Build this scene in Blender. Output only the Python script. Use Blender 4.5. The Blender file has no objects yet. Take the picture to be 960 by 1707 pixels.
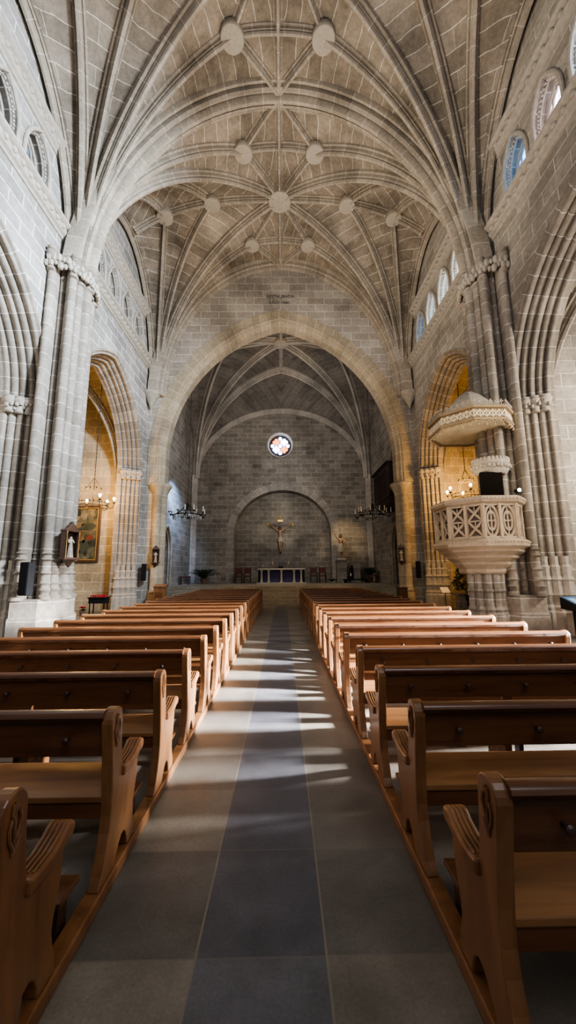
import bpy, bmesh, math, random
from math import sin, cos, pi, sqrt, atan2, hypot, acos
from mathutils import Vector, Matrix
random.seed(7)
SC = bpy.context.scene
COL = SC.collection

# ------------------------------------------------------------------ helpers
class MB:
    """collects faces; build() links them as ONE mesh object"""
    def __init__(s): s.V = []; s.F = []; s.U = []
    def face(s, pts, uv=None):
        b = len(s.V); s.V += [tuple(p) for p in pts]; s.F.append(tuple(range(b, b + len(pts)))); s.U.append(uv)
    def grid(s, rows, uvs=None, close=False):
        n = len(rows[0]); b = len(s.V)
        for r in rows: s.V += [tuple(p) for p in r]
        for i in range(len(rows) - 1):
            for j in range(n if close else n - 1):
                j2 = (j + 1) % n
                s.F.append((b + i*n + j, b + i*n + j2, b + (i+1)*n + j2, b + (i+1)*n + j))
                s.U.append(None if uvs is None else [uvs[i][j], uvs[i][j+1], uvs[i+1][j+1], uvs[i+1][j]])
    def box(s, x0, x1, y0, y1, z0, z1):
        P = lambda i, j, k: ((x0, x1)[i], (y0, y1)[j], (z0, z1)[k])
        for q in (((0,0,0),(0,1,0),(1,1,0),(1,0,0)), ((0,0,1),(1,0,1),(1,1,1),(0,1,1)), ((0,0,0),(1,0,0),(1,0,1),(0,0,1)),
                  ((0,1,0),(0,1,1),(1,1,1),(1,1,0)), ((0,0,0),(0,0,1),(0,1,1),(0,1,0)), ((1,0,0),(1,1,0),(1,1,1),(1,0,1))):
            b = len(s.V); s.V += [P(*t) for t in q]; s.F.append((b, b+1, b+2, b+3)); s.U.append(None)
    def prism(s, pts, f, d0, d1):
        """2-D outline pts -> f(a,b,d)"""
        A = [f(a, b, d0) for a, b in pts]; B = [f(a, b, d1) for a, b in pts]
        s.face(A[::-1]); s.face(B); n = len(pts)
        for i in range(n):
            j = (i + 1) % n; s.face([A[i], A[j], B[j], B[i]])
    def sweep(s, path, prof, side, ups, closed=True, cap=True):
        rows = []; uv = []; L = 0
        pl = [0]
        for i in range(1, len(prof) + 1):
            a = prof[i-1]; b = prof[i % len(prof)]; pl.append(pl[-1] + hypot(b[0]-a[0], b[1]-a[1]))
        for i, p in enumerate(path):
            if i: L += (Vector(p) - Vector(path[i-1])).length
            S = Vector(side[i] if isinstance(side, list) else side); Up = Vector(ups[i] if isinstance(ups, list) else ups)
            rows.append([Vector(p) + S*a + Up*b for a, b in prof]); uv.append([(q, L) for q in pl])
        s.grid(rows, uv, close=closed)
        if cap and closed: s.face(rows[0][::-1]); s.face(rows[-1])
    def tube(s, path, r, n=8, cap=True):
        path = [Vector(p) for p in path]; rows = []; uv = []; L = 0
        ref = None
        for i, p in enumerate(path):
            t = (path[min(i+1, len(path)-1)] - path[max(i-1, 0)]).normalized()
            if ref is None: ref = t.orthogonal().normalized()
            ref = (ref - t*ref.dot(t)).normalized(); b = t.cross(ref)
            rr = r[i] if isinstance(r, (list, tuple)) else r
            if i: L += (p - path[i-1]).length
            rows.append([p + (ref*cos(2*pi*k/n) + b*sin(2*pi*k/n))*rr for k in range(n)])
            uv.append([(2*pi*rr*k/n, L) for k in range(n+1)])
        s.grid(rows, uv, close=True)
        if cap: s.face(rows[0][::-1]); s.face(rows[-1])
    def lathe(s, prof, c=(0,0,0), n=24, M=None, a0=0, cap=True):
        rows = []; uv = []; L = 0
        for i, (r, z) in enumerate(prof):
            if i: L += hypot(r - prof[i-1][0], z - prof[i-1][1])
            row = [Vector((r*cos(a0+2*pi*k/n), r*sin(a0+2*pi*k/n), z)) for k in range(n)]
            if M: row = [M @ v for v in row]
            rows.append([v + Vector(c) for v in row]); uv.append([(2*pi*k/n, L) for k in range(n+1)])
        s.grid(rows, uv, close=True)
        if cap and prof[0][0] > 1e-4: s.face(rows[0][::-1])
        if cap and prof[-1][0] > 1e-4: s.face(rows[-1])
    def ball(s, c, r, n=10, m=6, sc=(1,1,1)):
        rows = []
        for i in range(m+1):
            a = -pi/2 + pi*i/m
            rows.append([(c[0]+sc[0]*r*max(cos(a),.001)*cos(2*pi*k/n), c[1]+sc[1]*r*max(cos(a),.001)*sin(2*pi*k/n), c[2]+sc[2]*r*sin(a)) for k in range(n)])
        s.grid(rows, close=True)
    def panel(s, outer, holes, f, d0, d1, sides=True, back=True):
        """flat panel with holes in 2-D (a,b); f(a,b,d)->3-D; d0 front, d1 back"""
        bm = bmesh.new(); loops = []; E = []
        for lp in [outer] + holes:
            vs = [bm.verts.new((a, b, 0)) for a, b in lp]; loops.append(vs)
            E += [bm.edges.new((vs[i], vs[(i+1) % len(vs)])) for i in range(len(vs))]
        bmesh.ops.triangle_fill(bm, use_beauty=True, edges=E, normal=(0,0,1))
        for fa in bm.faces:
            pts = [(v.co.x, v.co.y) for v in fa.verts]
            s.face([f(a, b, d0) for a, b in pts], pts)
            if back: s.face([f(a, b, d1) for a, b in pts][::-1], pts[::-1])
        bm.free()
        if sides:
            for lp in [outer] + holes:
                L = 0
                for i in range(len(lp)):
                    p, q = lp[i], lp[(i+1) % len(lp)]; l = hypot(q[0]-p[0], q[1]-p[1])
                    s.face([f(*p, d0), f(*q, d0), f(*q, d1), f(*p, d1)], [(d0, L), (d0, L+l), (d1, L+l), (d1, L)]); L += l
    def build(s, name, mat, parent=None, smooth=False, bevel=0, weld=True, angle=40):
        me = bpy.data.meshes.new(name); me.from_pydata([tuple(v) for v in s.V], [], s.F)
        uvl = me.uv_layers.new(name='UVMap')
        for p in me.polygons:
            u = s.U[p.index]
            if u is None:
                n = p.normal; ax = max(range(3), key=lambda i: abs(n[i]))
                u = []
                for vi in p.vertices:
                    c = me.vertices[vi].co
                    u.append((c.y, c.z) if ax == 0 else (c.x, c.z) if ax == 1 else (c.x, c.y))
            for k, li in enumerate(p.loop_indices): uvl.data[li].uv = u[k]
        bm = bmesh.new(); bm.from_mesh(me)
        if weld: bmesh.ops.remove_doubles(bm, verts=bm.verts, dist=1e-4)
        bmesh.ops.recalc_face_normals(bm, faces=bm.faces)
        bm.to_mesh(me); bm.free()
        if smooth:
            me.shade_smooth(); me.set_sharp_from_angle(angle=math.radians(angle))
        me.materials.append(mat)
        o = bpy.data.objects.new(name, me); COL.objects.link(o)
        if parent: o.parent = parent
        if bevel:
            m = o.modifiers.new('bevel', 'BEVEL'); m.width = bevel; m.segments = 2; m.limit_method = 'ANGLE'
        return o

def tag(o, label, cat, group=None, kind=None):
    o['label'] = label; o['category'] = cat
    if group: o['group'] = group
    if kind: o['kind'] = kind
    return o
def thing(name, label, cat, loc=(0,0,0), rz=0, group=None):
    o = bpy.data.objects.new(name, None); COL.objects.link(o); o.location = loc; o.rotation_euler = (0,0,rz)
    o.empty_display_size = .1
    return tag(o, label, cat, group)
def struct(o): o['kind'] = 'structure'; return o
def copy_tree(o, parent=None):
    c = o.copy(); COL.objects.link(c)
    if parent: c.parent = parent
    for ch in [x for x in o.children]: copy_tree(ch, c)
    return c

# ------------------------------------------------------------------ materials
def newmat(name):
    m = bpy.data.materials.new(name); m.use_nodes = True; nt = m.node_tree
    return m, nt, nt.nodes['Principled BSDF']
def N(nt, t, **kw):
    n = nt.nodes.new(t)
    for k, v in kw.items():
        if k in n.inputs: n.inputs[k].default_value = v
        else: setattr(n, k, v)
    return n
def rgba(c): return (c[0], c[1], c[2], 1)
def plain(name, c, rough=.6, metal=0, emis=0, noise=.12, nscale=6, bump=0, spec=.5):
    m, nt, b = newmat(name); L = nt.links.new
    b.inputs['Roughness'].default_value = rough; b.inputs['Metallic'].default_value = metal
    b.inputs['Specular IOR Level'].default_value = spec
    tc = N(nt, 'ShaderNodeTexCoord'); nz = N(nt, 'ShaderNodeTexNoise', Scale=nscale, Detail=4.)
    L(tc.outputs['Object'], nz.inputs['Vector'])
    r = N(nt, 'ShaderNodeMix', data_type='RGBA')
    r.inputs[6].default_value = rgba([x*(1-noise) for x in c]); r.inputs[7].default_value = rgba([min(1, x*(1+noise)) for x in c])
    L(nz.outputs['Fac'], r.inputs[0]); L(r.outputs[2], b.inputs['Base Color'])
    if emis:
        L(r.outputs[2], b.inputs['Emission Color']); b.inputs['Emission Strength'].default_value = emis
    if bump:
        bp = N(nt, 'ShaderNodeBump', Strength=bump, Distance=.02); L(nz.outputs['Fac'], bp.inputs['Height']); L(bp.outputs[0], b.inputs['Normal'])
    return m
def stone(name, c1, c2, mortar, bw=.75, rh=.36, ms=.012, rough=.92, stain=.45, bump=.5, off=.5, warp=.03, dirt=None, squash=1.0):
    m, nt, b = newmat(name); L = nt.links.new
    b.inputs['Roughness'].default_value = rough; b.inputs['Specular IOR Level'].default_value = .25
    tc = N(nt, 'ShaderNodeTexCoord')
    nw = N(nt, 'ShaderNodeTexNoise', Scale=1.6, Detail=3.); L(tc.outputs['Object'], nw.inputs['Vector'])
    sub = N(nt, 'ShaderNodeVectorMath', operation='SUBTRACT'); sub.inputs[1].default_value = (.5,.5,.5); L(nw.outputs['Color'], sub.inputs[0])
    sc = N(nt, 'ShaderNodeVectorMath', operation='SCALE'); sc.inputs['Scale'].default_value = warp*2; L(sub.outputs[0], sc.inputs[0])
    add = N(nt, 'ShaderNodeVectorMath', operation='ADD'); L(tc.outputs['UV'], add.inputs[0]); L(sc.outputs[0], add.inputs[1])
    br = N(nt, 'ShaderNodeTexBrick', offset=off, squash=squash, squash_frequency=3)
    br.inputs['Color1'].default_value = rgba(c1); br.inputs['Color2'].default_value = rgba(c2); br.inputs['Mortar'].default_value = rgba(mortar)
    br.inputs['Scale'].default_value = 1; br.inputs['Mortar Size'].default_value = ms; br.inputs['Mortar Smooth'].default_value = .3
    br.inputs['Bias'].default_value = 0; br.inputs['Brick Width'].default_value = bw; br.inputs['Row Height'].default_value = rh
    L(add.outputs[0], br.inputs['Vector'])
    n1 = N(nt, 'ShaderNodeTexNoise', Scale=.55, Detail=6., Roughness=.62); L(tc.outputs['Object'], n1.inputs['Vector'])
    n2 = N(nt, 'ShaderNodeTexNoise', Scale=9., Detail=8., Roughness=.7); L(tc.outputs['Object'], n2.inputs['Vector'])
    r1 = N(nt, 'ShaderNodeMapRange'); r1.inputs[1].default_value = .3; r1.inputs[2].default_value = .7; r1.inputs[3].default_value = 1-stain; r1.inputs[4].default_value = 1+stain*.35
    L(n1.outputs['Fac'], r1.inputs[0])
    r2 = N(nt, 'ShaderNodeMapRange'); r2.inputs[1].default_value = .3; r2.inputs[2].default_value = .7; r2.inputs[3].default_value = .72; r2.inputs[4].default_value = 1.18
    L(n2.outputs['Fac'], r2.inputs[0])
    mu = N(nt, 'ShaderNodeMath', operation='MULTIPLY'); L(r1.outputs[0], mu.inputs[0]); L(r2.outputs[0], mu.inputs[1])
    vs = N(nt, 'ShaderNodeVectorMath', operation='SCALE'); L(br.outputs['Color'], vs.inputs[0]); L(mu.outputs[0], vs.inputs['Scale'])
    L(vs.outputs[0], b.inputs['Base Color'])
    h = N(nt, 'ShaderNodeMath', operation='MULTIPLY_ADD'); L(br.outputs['Fac'], h.inputs[0]); h.inputs[1].default_value = -.5; L(n2.outputs['Fac'], h.inputs[2])
    bp = N(nt, 'ShaderNodeBump', Strength=bump, Distance=.03); L(h.outputs[0], bp.inputs['Height']); L(bp.outputs[0], b.inputs['Normal'])
    return m
def wood(name, c1, c2, rough=.33, scale=(1,1,1), coat=.3):
    m, nt, b = newmat(name); L = nt.links.new
    tc = N(nt, 'ShaderNodeTexCoord'); mp = N(nt, 'ShaderNodeMapping'); mp.inputs['Scale'].default_value = scale
    oi = N(nt, 'ShaderNodeObjectInfo')
    ad = N(nt, 'ShaderNodeVectorMath', operation='ADD'); L(tc.outputs['Object'], ad.inputs[0]); L(oi.outputs['Location'], ad.inputs[1])
    L(ad.outputs[0], mp.inputs['Vector'])
    nz = N(nt, 'ShaderNodeTexNoise', Scale=3., Detail=6., Roughness=.6, Distortion=.6); L(mp.outputs[0], nz.inputs['Vector'])
    r = N(nt, 'ShaderNodeValToRGB'); r.color_ramp.elements[0].position = .3; r.color_ramp.elements[1].position = .7
    r.color_ramp.elements[0].color = rgba(c1); r.color_ramp.elements[1].color = rgba(c2)
    L(nz.outputs['Fac'], r.inputs[0]); L(r.outputs[0], b.inputs['Base Color'])
    rr = N(nt, 'ShaderNodeMapRange'); rr.inputs[3].default_value = rough-.06; rr.inputs[4].default_value = rough+.12; L(nz.outputs['Fac'], rr.inputs[0]); L(rr.outputs[0], b.inputs['Roughness'])
    b.inputs['Coat Weight'].default_value = coat; b.inputs['Coat Roughness'].default_value = .18
    bp = N(nt, 'ShaderNodeBump', Strength=.12, Distance=.01); L(nz.outputs['Fac'], bp.inputs['Height']); L(bp.outputs[0], b.inputs['Normal'])
    return m

A1, A2, MO = (.40,.355,.30), (.30,.265,.22), (.60,.56,.50)
M = {}
M['wall'] = stone('nave_wall_stone', A1, A2, MO, .95, .42, .016)
M['wall_daylit'] = stone('left_wall_daylit_stone', (.38,.35,.315), (.28,.26,.235), (.78,.76,.73), .95, .42, .018)  # nave stone copy with cool daylight tint and brightened joints painted in
M['vault'] = stone('vault_stone', (.33,.275,.215), (.235,.195,.15), (.66,.60,.50), 4.6, .47, .015, warp=.09, stain=.7, bump=.8)
M['rib'] = stone('rib_stone', (.375,.32,.255), (.30,.255,.20), (.62,.57,.50), 6, .62, .009, bump=.3, warp=.02, stain=.4, off=0)
M['pier'] = stone('pier_stone', (.335,.29,.24), (.24,.205,.165), (.66,.62,.56), 60, .46, .010, bump=.35, warp=.02, stain=.45, off=0)
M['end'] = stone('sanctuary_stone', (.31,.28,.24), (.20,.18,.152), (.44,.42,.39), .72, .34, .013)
M['gold_arch'] = stone('chancel_arch_stone', (.42,.35,.25), (.33,.275,.20), (.55,.50,.42), 6, .5, .012, off=0)
M['chapel'] = stone('chapel_lamplit_stone', (.44,.36,.24), (.34,.275,.18), (.66,.57,.42), .8, .42, .014)  # yellow of the chapel lamplight is put into the stone colour
M['carve'] = plain('carved_stone', (.34,.30,.25), .9, noise=.35, nscale=9, bump=.6, spec=.2)
M['pulpit'] = plain('pulpit_stone', (.37,.295,.215), .85, noise=.2, nscale=7, bump=.4, spec=.25)
M['pulpit_dark'] = plain('pulpit_painted_shade', (.13,.10,.075), .9, noise=.3)  # dark colour stands in for shade inside the parapet openings
M['boss'] = plain('boss_stone', (.33,.29,.235), .92, noise=.25, nscale=12, bump=.6, spec=.2)
M['step'] = stone('step_stone', (.36,.32,.25), (.30,.265,.205), (.24,.21,.17), 1.4, 3, .006, bump=.2)
M['wood_end'] = wood('pew_end_wood', (.135,.055,.020), (.27,.122,.046), .36, (2.5,2.5,.5))
M['wood'] = wood('pew_wood', (.078,.029,.011), (.155,.062,.023), .26, (.5,5,5))
M['wood_dark'] = wood('dark_wood', (.035,.018,.012), (.075,.036,.02), .45, (3,3,.6), .1)
M['wood_seat'] = wood('pew_seat_wood', (.17,.072,.026), (.28,.135,.052), .32, (.5,5,5))
M['black'] = plain('black_plastic', (.010,.010,.011), .75, spec=.2)
M['iron'] = plain('wrought_iron', (.03,.024,.018), .5, .6)
M['brass'] = plain('aged_brass', (.28,.17,.06), .4, .8)
M['candle'] = plain('white_candle', (.80,.74,.62), .5)
M['white'] = plain('white_marble', (.40,.375,.33), .5, noise=.08)
M['gold'] = plain('gilt', (.55,.36,.12), .4, .7)
M['robe'] = plain('worn_painted_robe', (.24,.20,.16), .6, noise=.6, nscale=9)
M['skin'] = plain('painted_flesh', (.34,.21,.13), .55)
M['cloth_white'] = plain('pale_painted_cloth', (.36,.31,.24), .7)
M['statue_brown'] = plain('painted_carved_wood', (.20,.12,.07), .6, noise=.4)
M['leaf'] = plain('dark_leaf', (.022,.045,.02), .55, noise=.5, nscale=14)
M['leaf2'] = plain('green_leaf', (.045,.075,.03), .55, noise=.5, nscale=14)
M['red'] = plain('red_plastic', (.45,.02,.03), .5)
M['redflower'] = plain('red_flower', (.35,.015,.03), .6)
M['violet'] = plain('violet_cloth', (.055,.05,.13), .8, noise=.3)
M['chair_red'] = plain('maroon_leather', (.10,.02,.018), .5)
M['pot'] = plain('clay_pot', (.16,.09,.06), .8)
M['letter'] = plain('painted_letter', (.035,.03,.028), .9)
M['bulb'] = plain('lit_bulb', (1,.78,.42), .3, emis=40, noise=.02)
M['spotlens'] = plain('lit_lens', (1,.95,.85), .3, emis=25, noise=.02)
M['paper'] = plain('paper', (.72,.70,.64), .7)
M['cable'] = plain('dark_cable', (.02,.018,.015), .6)
M['crystal'] = plain('cut_glass_drops', (.45,.44,.42), .15, noise=.3, nscale=40)

# ------------------------------------------------------------------ camera
F_PX, PX, PY = 616., 480., 853.5
HZ, VPX, ROLL = 953., 471., math.radians(.47)
th = math.atan((HZ-PY)/F_PX); yaw = math.atan((PX-VPX)/hypot(F_PX, HZ-PY))
fw = Vector((sin(yaw)*cos(th), cos(yaw)*cos(th), sin(th))); rt = Vector((cos(yaw), -sin(yaw), 0)); up = rt.cross(fw)
r2 = rt*cos(ROLL) - up*sin(ROLL); u2 = up*cos(ROLL) + rt*sin(ROLL)
cam = bpy.data.cameras.new('camera'); co = bpy.data.objects.new('camera', cam); COL.objects.link(co)
co.matrix_world = Matrix(((r2.x, u2.x, -fw.x, .06), (r2.y, u2.y, -fw.y, 0), (r2.z, u2.z, -fw.z, 1.65), (0,0,0,1)))
cam.sensor_fit = 'VERTICAL'; cam.sensor_height = 36; cam.sensor_width = 36; cam.lens = 36*F_PX/1707; cam.clip_start = .02; cam.clip_end = 200
SC.camera = co

# ------------------------------------------------------------------ layout constants
W = 6.85                       # nave half width
YP = [3.2, 10.6, 18.0]         # pier lines
T = .95                        # wall thickness
SW, SY0, SY1, SZ = 6.5, 18.9, 26.4, .9   # sanctuary half width, front, back, floor

def arch_pts(c, a, zs, R, d0, n=18, z0=0.0):
    """two-centred pointed arch outline: from (c-a', z0) up over apex to (c+a', z0); R radius, d0 centre offset (<0)"""
    t1 = acos(max(-1, min(1, -d0/R)))
    right = [(c + d0 + R*cos(t1*i/n), zs + R*sin(t1*i/n)) for i in range(n+1)]
    left = [(2*c - x, z) for x, z in right]
    return [(left[0][0], z0)] + left + right[::-1][1:] + [(right[0][0], z0)]

# ------------------------------------------------------------------ floor
def floor_mat():
    m, nt, b = newmat('slab_floor'); L = nt.links.new
    tc = N(nt, 'ShaderNodeTexCoord'); sp = N(nt, 'ShaderNodeSeparateXYZ'); L(tc.outputs['Object'], sp.inputs[0])
    ax = N(nt, 'ShaderNodeMath', operation='ADD'); L(sp.outputs[0], ax.inputs[0]); ax.inputs[1].default_value = .045
    nz = N(nt, 'ShaderNodeTexNoise', Scale=2.2, Detail=6., Roughness=.65); L(tc.outputs['Object'], nz.inputs['Vector'])
    nf = N(nt, 'ShaderNodeTexNoise', Scale=60., Detail=5., Roughness=.8); L(tc.outputs['Object'], nf.inputs['Vector'])
    ab = N(nt, 'ShaderNodeMath', operation='ABSOLUTE'); L(ax.outputs[0], ab.inputs[0])
    lt = N(nt, 'ShaderNodeMath', operation='LESS_THAN'); L(ab.outputs[0], lt.inputs[0]); lt.inputs[1].default_value = .285
    # brick rows = the three runs of slabs
    cx = N(nt, 'ShaderNodeCombineXYZ'); L(sp.outputs[1], cx.inputs[0])
    a2 = N(nt, 'ShaderNodeMath', operation='ADD'); L(ax.outputs[0], a2.inputs[0]); a2.inputs[1].default_value = .285 + .57*20; L(a2.outputs[0], cx.inputs[1])
    br = N(nt, 'ShaderNodeTexBrick', offset=.0, squash=1)
    for k, v in (('Scale',1), ('Mortar Size',.0035), ('Mortar Smooth',.1), ('Brick Width',.63), ('Row Height',.57)): br.inputs[k].default_value = v
    br.inputs['Color1'].default_value = (.72,.73,.76,1); br.inputs['Color2'].default_value = (1.22,1.18,1.12,1); br.inputs['Mortar'].default_value = (.9,.85,.78,1)
    L(cx.outputs[0], br.inputs['Vector'])
    mc = N(nt, 'ShaderNodeMix', data_type='RGBA'); mc.inputs[6].default_value = (.165,.148,.122,1); mc.inputs[7].default_value = (.098,.098,.108,1); L(lt.outputs[0], mc.inputs[0])
    # long light joints
    d = N(nt, 'ShaderNodeMath', operation='SUBTRACT'); L(ab.outputs[0], d.inputs[0]); d.inputs[1].default_value = .285
    da = N(nt, 'ShaderNodeMath', operation='ABSOLUTE'); L(d.outputs[0], da.inputs[0])
    dl = N(nt, 'ShaderNodeMath', operation='LESS_THAN'); L(da.outputs[0], dl.inputs[0]); dl.inputs[1].default_value = .0045
    r1 = N(nt, 'ShaderNodeMapRange'); r1.inputs[1].default_value = .3; r1.inputs[2].default_value = .7; r1.inputs[3].default_value = .7; r1.inputs[4].default_value = 1.25; L(nz.outputs['Fac'], r1.inputs[0])
    r3 = N(nt, 'ShaderNodeMapRange'); r3.inputs[1].default_value = .3; r3.inputs[2].default_value = .7; r3.inputs[3].default_value = .8; r3.inputs[4].default_value = 1.2; L(nf.outputs['Fac'], r3.inputs[0])
    mm = N(nt, 'ShaderNodeMath', operation='MULTIPLY'); L(r1.outputs[0], mm.inputs[0]); L(r3.outputs[0], mm.inputs[1])
    v1 = N(nt, 'ShaderNodeVectorMath', operation='MULTIPLY'); L(mc.outputs[2], v1.inputs[0]); L(br.outputs['Color'], v1.inputs[1])
    v2 = N(nt, 'ShaderNodeVectorMath', operation='SCALE'); L(v1.outputs[0], v2.inputs[0]); L(mm.outputs[0], v2.inputs['Scale'])
    mj = N(nt, 'ShaderNodeMix', data_type='RGBA'); L(dl.outputs[0], mj.inputs[0]); L(v2.outputs[0], mj.inputs[6]); mj.inputs[7].default_value = (.24,.20,.14,1)
    # faint scratches / joint of each slab
    jf = N(nt, 'ShaderNodeMix', data_type='RGBA'); js = N(nt, 'ShaderNodeMath', operation='MULTIPLY'); L(br.outputs['Fac'], js.inputs[0]); js.inputs[1].default_value = .6
    L(js.outputs[0], jf.inputs[0]); L(mj.outputs[2], jf.inputs[6]); jf.inputs[7].default_value = (.17,.15,.125,1)
    L(jf.outputs[2], b.inputs['Base Color'])
    rr = N(nt, 'ShaderNodeMapRange'); rr.inputs[1].default_value = .3; rr.inputs[2].default_value = .7; rr.inputs[3].default_value = .32; rr.inputs[4].default_value = .52; L(nz.outputs['Fac'], rr.inputs[0]); L(rr.outputs[0], b.inputs['Roughness'])
    bp = N(nt, 'ShaderNodeBump', Strength=.12, Distance=.01); L(nf.outputs['Fac'], bp.inputs['Height']); L(bp.outputs[0], b.inputs['Normal'])
    return m
mb = MB(); mb.box(-12.2, 12.2, -3.0, 19.2, -.3, 0); struct(mb.build('floor', floor_mat()))
# sanctuary platform and its steps
nst = 6
flr = MB(); flr.box(-SW-.4, SW+.4, 20.4, 27.2, -.1, SZ); flr = struct(flr.build('floor_sanctuary', M['step']))
for i in range(nst):
    s = MB(); s.box(-6.0 if i < 2 else -SW-.2, 6.0 if i < 2 else SW+.2, 18.45 + i*.36, 20.4, i*SZ/nst - (.02 if i == 0 else 0) , (i+1)*SZ/nst - (.001 if i == nst-1 else 0)); s.build('step', M['step'], flr, bevel=.012)

# ------------------------------------------------------------------ nave side walls with arcade arches and clerestory windows
ARCH_A, ARCH_Z, ARCH_R, ARCH_D = 3.25, 6.4, 4.30, -1.05
def win_pts(c, hw, z0, zs, n=8):
    R = hw*2.4; return arch_pts(c, hw, zs, R, hw-R, n, z0)
WOFF = (-1.95, -.65, .65, 1.95)
def rollprof(n=5, dr=.46, dd=.86):
    """archivolt section: from (0,0) outer/front to (dr,dd) inner/back, a run of rolls and hollows"""
    pts = []
    for i in range(n):
        b0 = i/n
        cx, cy = dr*(i+.5)/n, dd*(i+.5)/n
        for k in range(7):
            a = pi*1.0 - pi*.5 + (k/6)*pi*.9 - pi*.45
            # bulge towards (front,inner) = (+r,-d)
            ux, uy = .707, -.707
            al = (k/6 - .5)*1.0/n
            bl = .055*sin(pi*k/6)*(1.3 if i % 2 == 0 else .75)
            pts.append((dr*(b0 + .5/n) + dr*al*.82 + bl*ux, dd*(b0 + .5/n) + dd*al*.82 + bl*uy))
        pts.append((dr*(i+1)/n - .035, dd*(i+1)/n + .035))
    return [(0, -.04), (-.10, -.05), (-.10, .05), (0, .02)][::-1][0:0] + [(-.12, 0), (-.10, -.05), (-.02, -.05), (0, 0)] + pts[:-1] + [(dr, dd), (dr, .98*T)]
def archivolt(mb, f, c, prof, zbase=0):
    rows = []; uv = []
    n = 20
    pl = [0]
    for i in range(1, len(prof)): pl.append(pl[-1] + hypot(prof[i][0]-prof[i-1][0], prof[i][1]-prof[i-1][1]))
    for (r, d) in prof:
        P = arch_pts(c, ARCH_A - r, ARCH_Z, ARCH_R - r, ARCH_D, n, zbase); rows.append([f(a, b, d) for a, b in P])
    L = [0]; P = arch_pts(c, ARCH_A, ARCH_Z, ARCH_R, ARCH_D, n, zbase)
    for i in range(1, len(P)): L.append(L[-1] + hypot(P[i][0]-P[i-1][0], P[i][1]-P[i-1][1]))
    uv = [[(pl[i], L[j]) for j in range(len(P))] for i in range(len(prof))]
    mb.grid(rows, uv)
def foliage(mb, c, rx, ry, rz, n, r, rnd):
    """knobbly carved leaf work: many small lobes around a capital"""
    for k in range(n):
        a = 2*pi*k/n + rnd.uniform(-.1, .1); z = c[2] + rz*rnd.uniform(-1, 1)
        mb.ball((c[0] + rx*cos(a), c[1] + ry*sin(a), z), r*rnd.uniform(.7, 1.2), 6, 4, (1, 1, 1.3))

win_no = 0
def glass_mat(name, cols, strength, scale=9.):
    m, nt, b = newmat(name); L = nt.links.new
    tc = N(nt, 'ShaderNodeTexCoord'); vo = N(nt, 'ShaderNodeTexVoronoi', Scale=scale); L(tc.outputs['Object'], vo.inputs['Vector'])
    sx = N(nt, 'ShaderNodeSeparateColor'); L(vo.outputs['Color'], sx.inputs[0])
    r = N(nt, 'ShaderNodeValToRGB'); r.color_ramp.interpolation = 'CONSTANT'; e = r.color_ramp.elements
    e[0].color = rgba(cols[0]); e[0].position = 0; e[1].color = rgba(cols[1]); e[1].position = 1/len(cols)
    for i, c in enumerate(cols[2:]): x = e.new((i+2)/len(cols)); x.color = rgba(c)
    L(sx.outputs[0], r.inputs[0])
    ve = N(nt, 'ShaderNodeTexVoronoi', Scale=scale, feature='DISTANCE_TO_EDGE'); L(tc.outputs['Object'], ve.inputs['Vector'])
    gt = N(nt, 'ShaderNodeMath', operation='GREATER_THAN'); gt.inputs[1].default_value = .035; L(ve.outputs['Distance'], gt.inputs[0])
    st = N(nt, 'ShaderNodeMath', operation='MULTIPLY'); st.inputs[1].default_value = strength; L(gt.outputs[0], st.inputs[0])
    L(r.outputs[0], b.inputs['Base Color']); L(r.outputs[0], b.inputs['Emission Color']); L(st.outputs[0], b.inputs['Emission Strength']); b.inputs['Roughness'].default_value = .2
    return m
G_bright = glass_mat('bright_stained_glass', [(.8,.9,1), (.95,.97,1), (.45,.75,1), (.25,.3,.9), (.8,.9,.95), (.3,.75,.85), (.9,.9,.75)], 11)
G_pink = glass_mat('pale_pink_glass', [(.8,.75,.85), (.7,.35,.45), (.85,.85,.95), (.6,.6,.8), (.9,.85,.85)], 5)
G_blue = glass_mat('blue_glass', [(.1,.25,.8), (.15,.5,.95), (.08,.2,.6), (.3,.65,.95), (.12,.35,.85)], 4.5)
G_dark = glass_mat('unlit_window_glass', [(.09,.12,.16), (.12,.16,.20), (.07,.09,.13), (.14,.18,.22)], .5)

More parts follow.
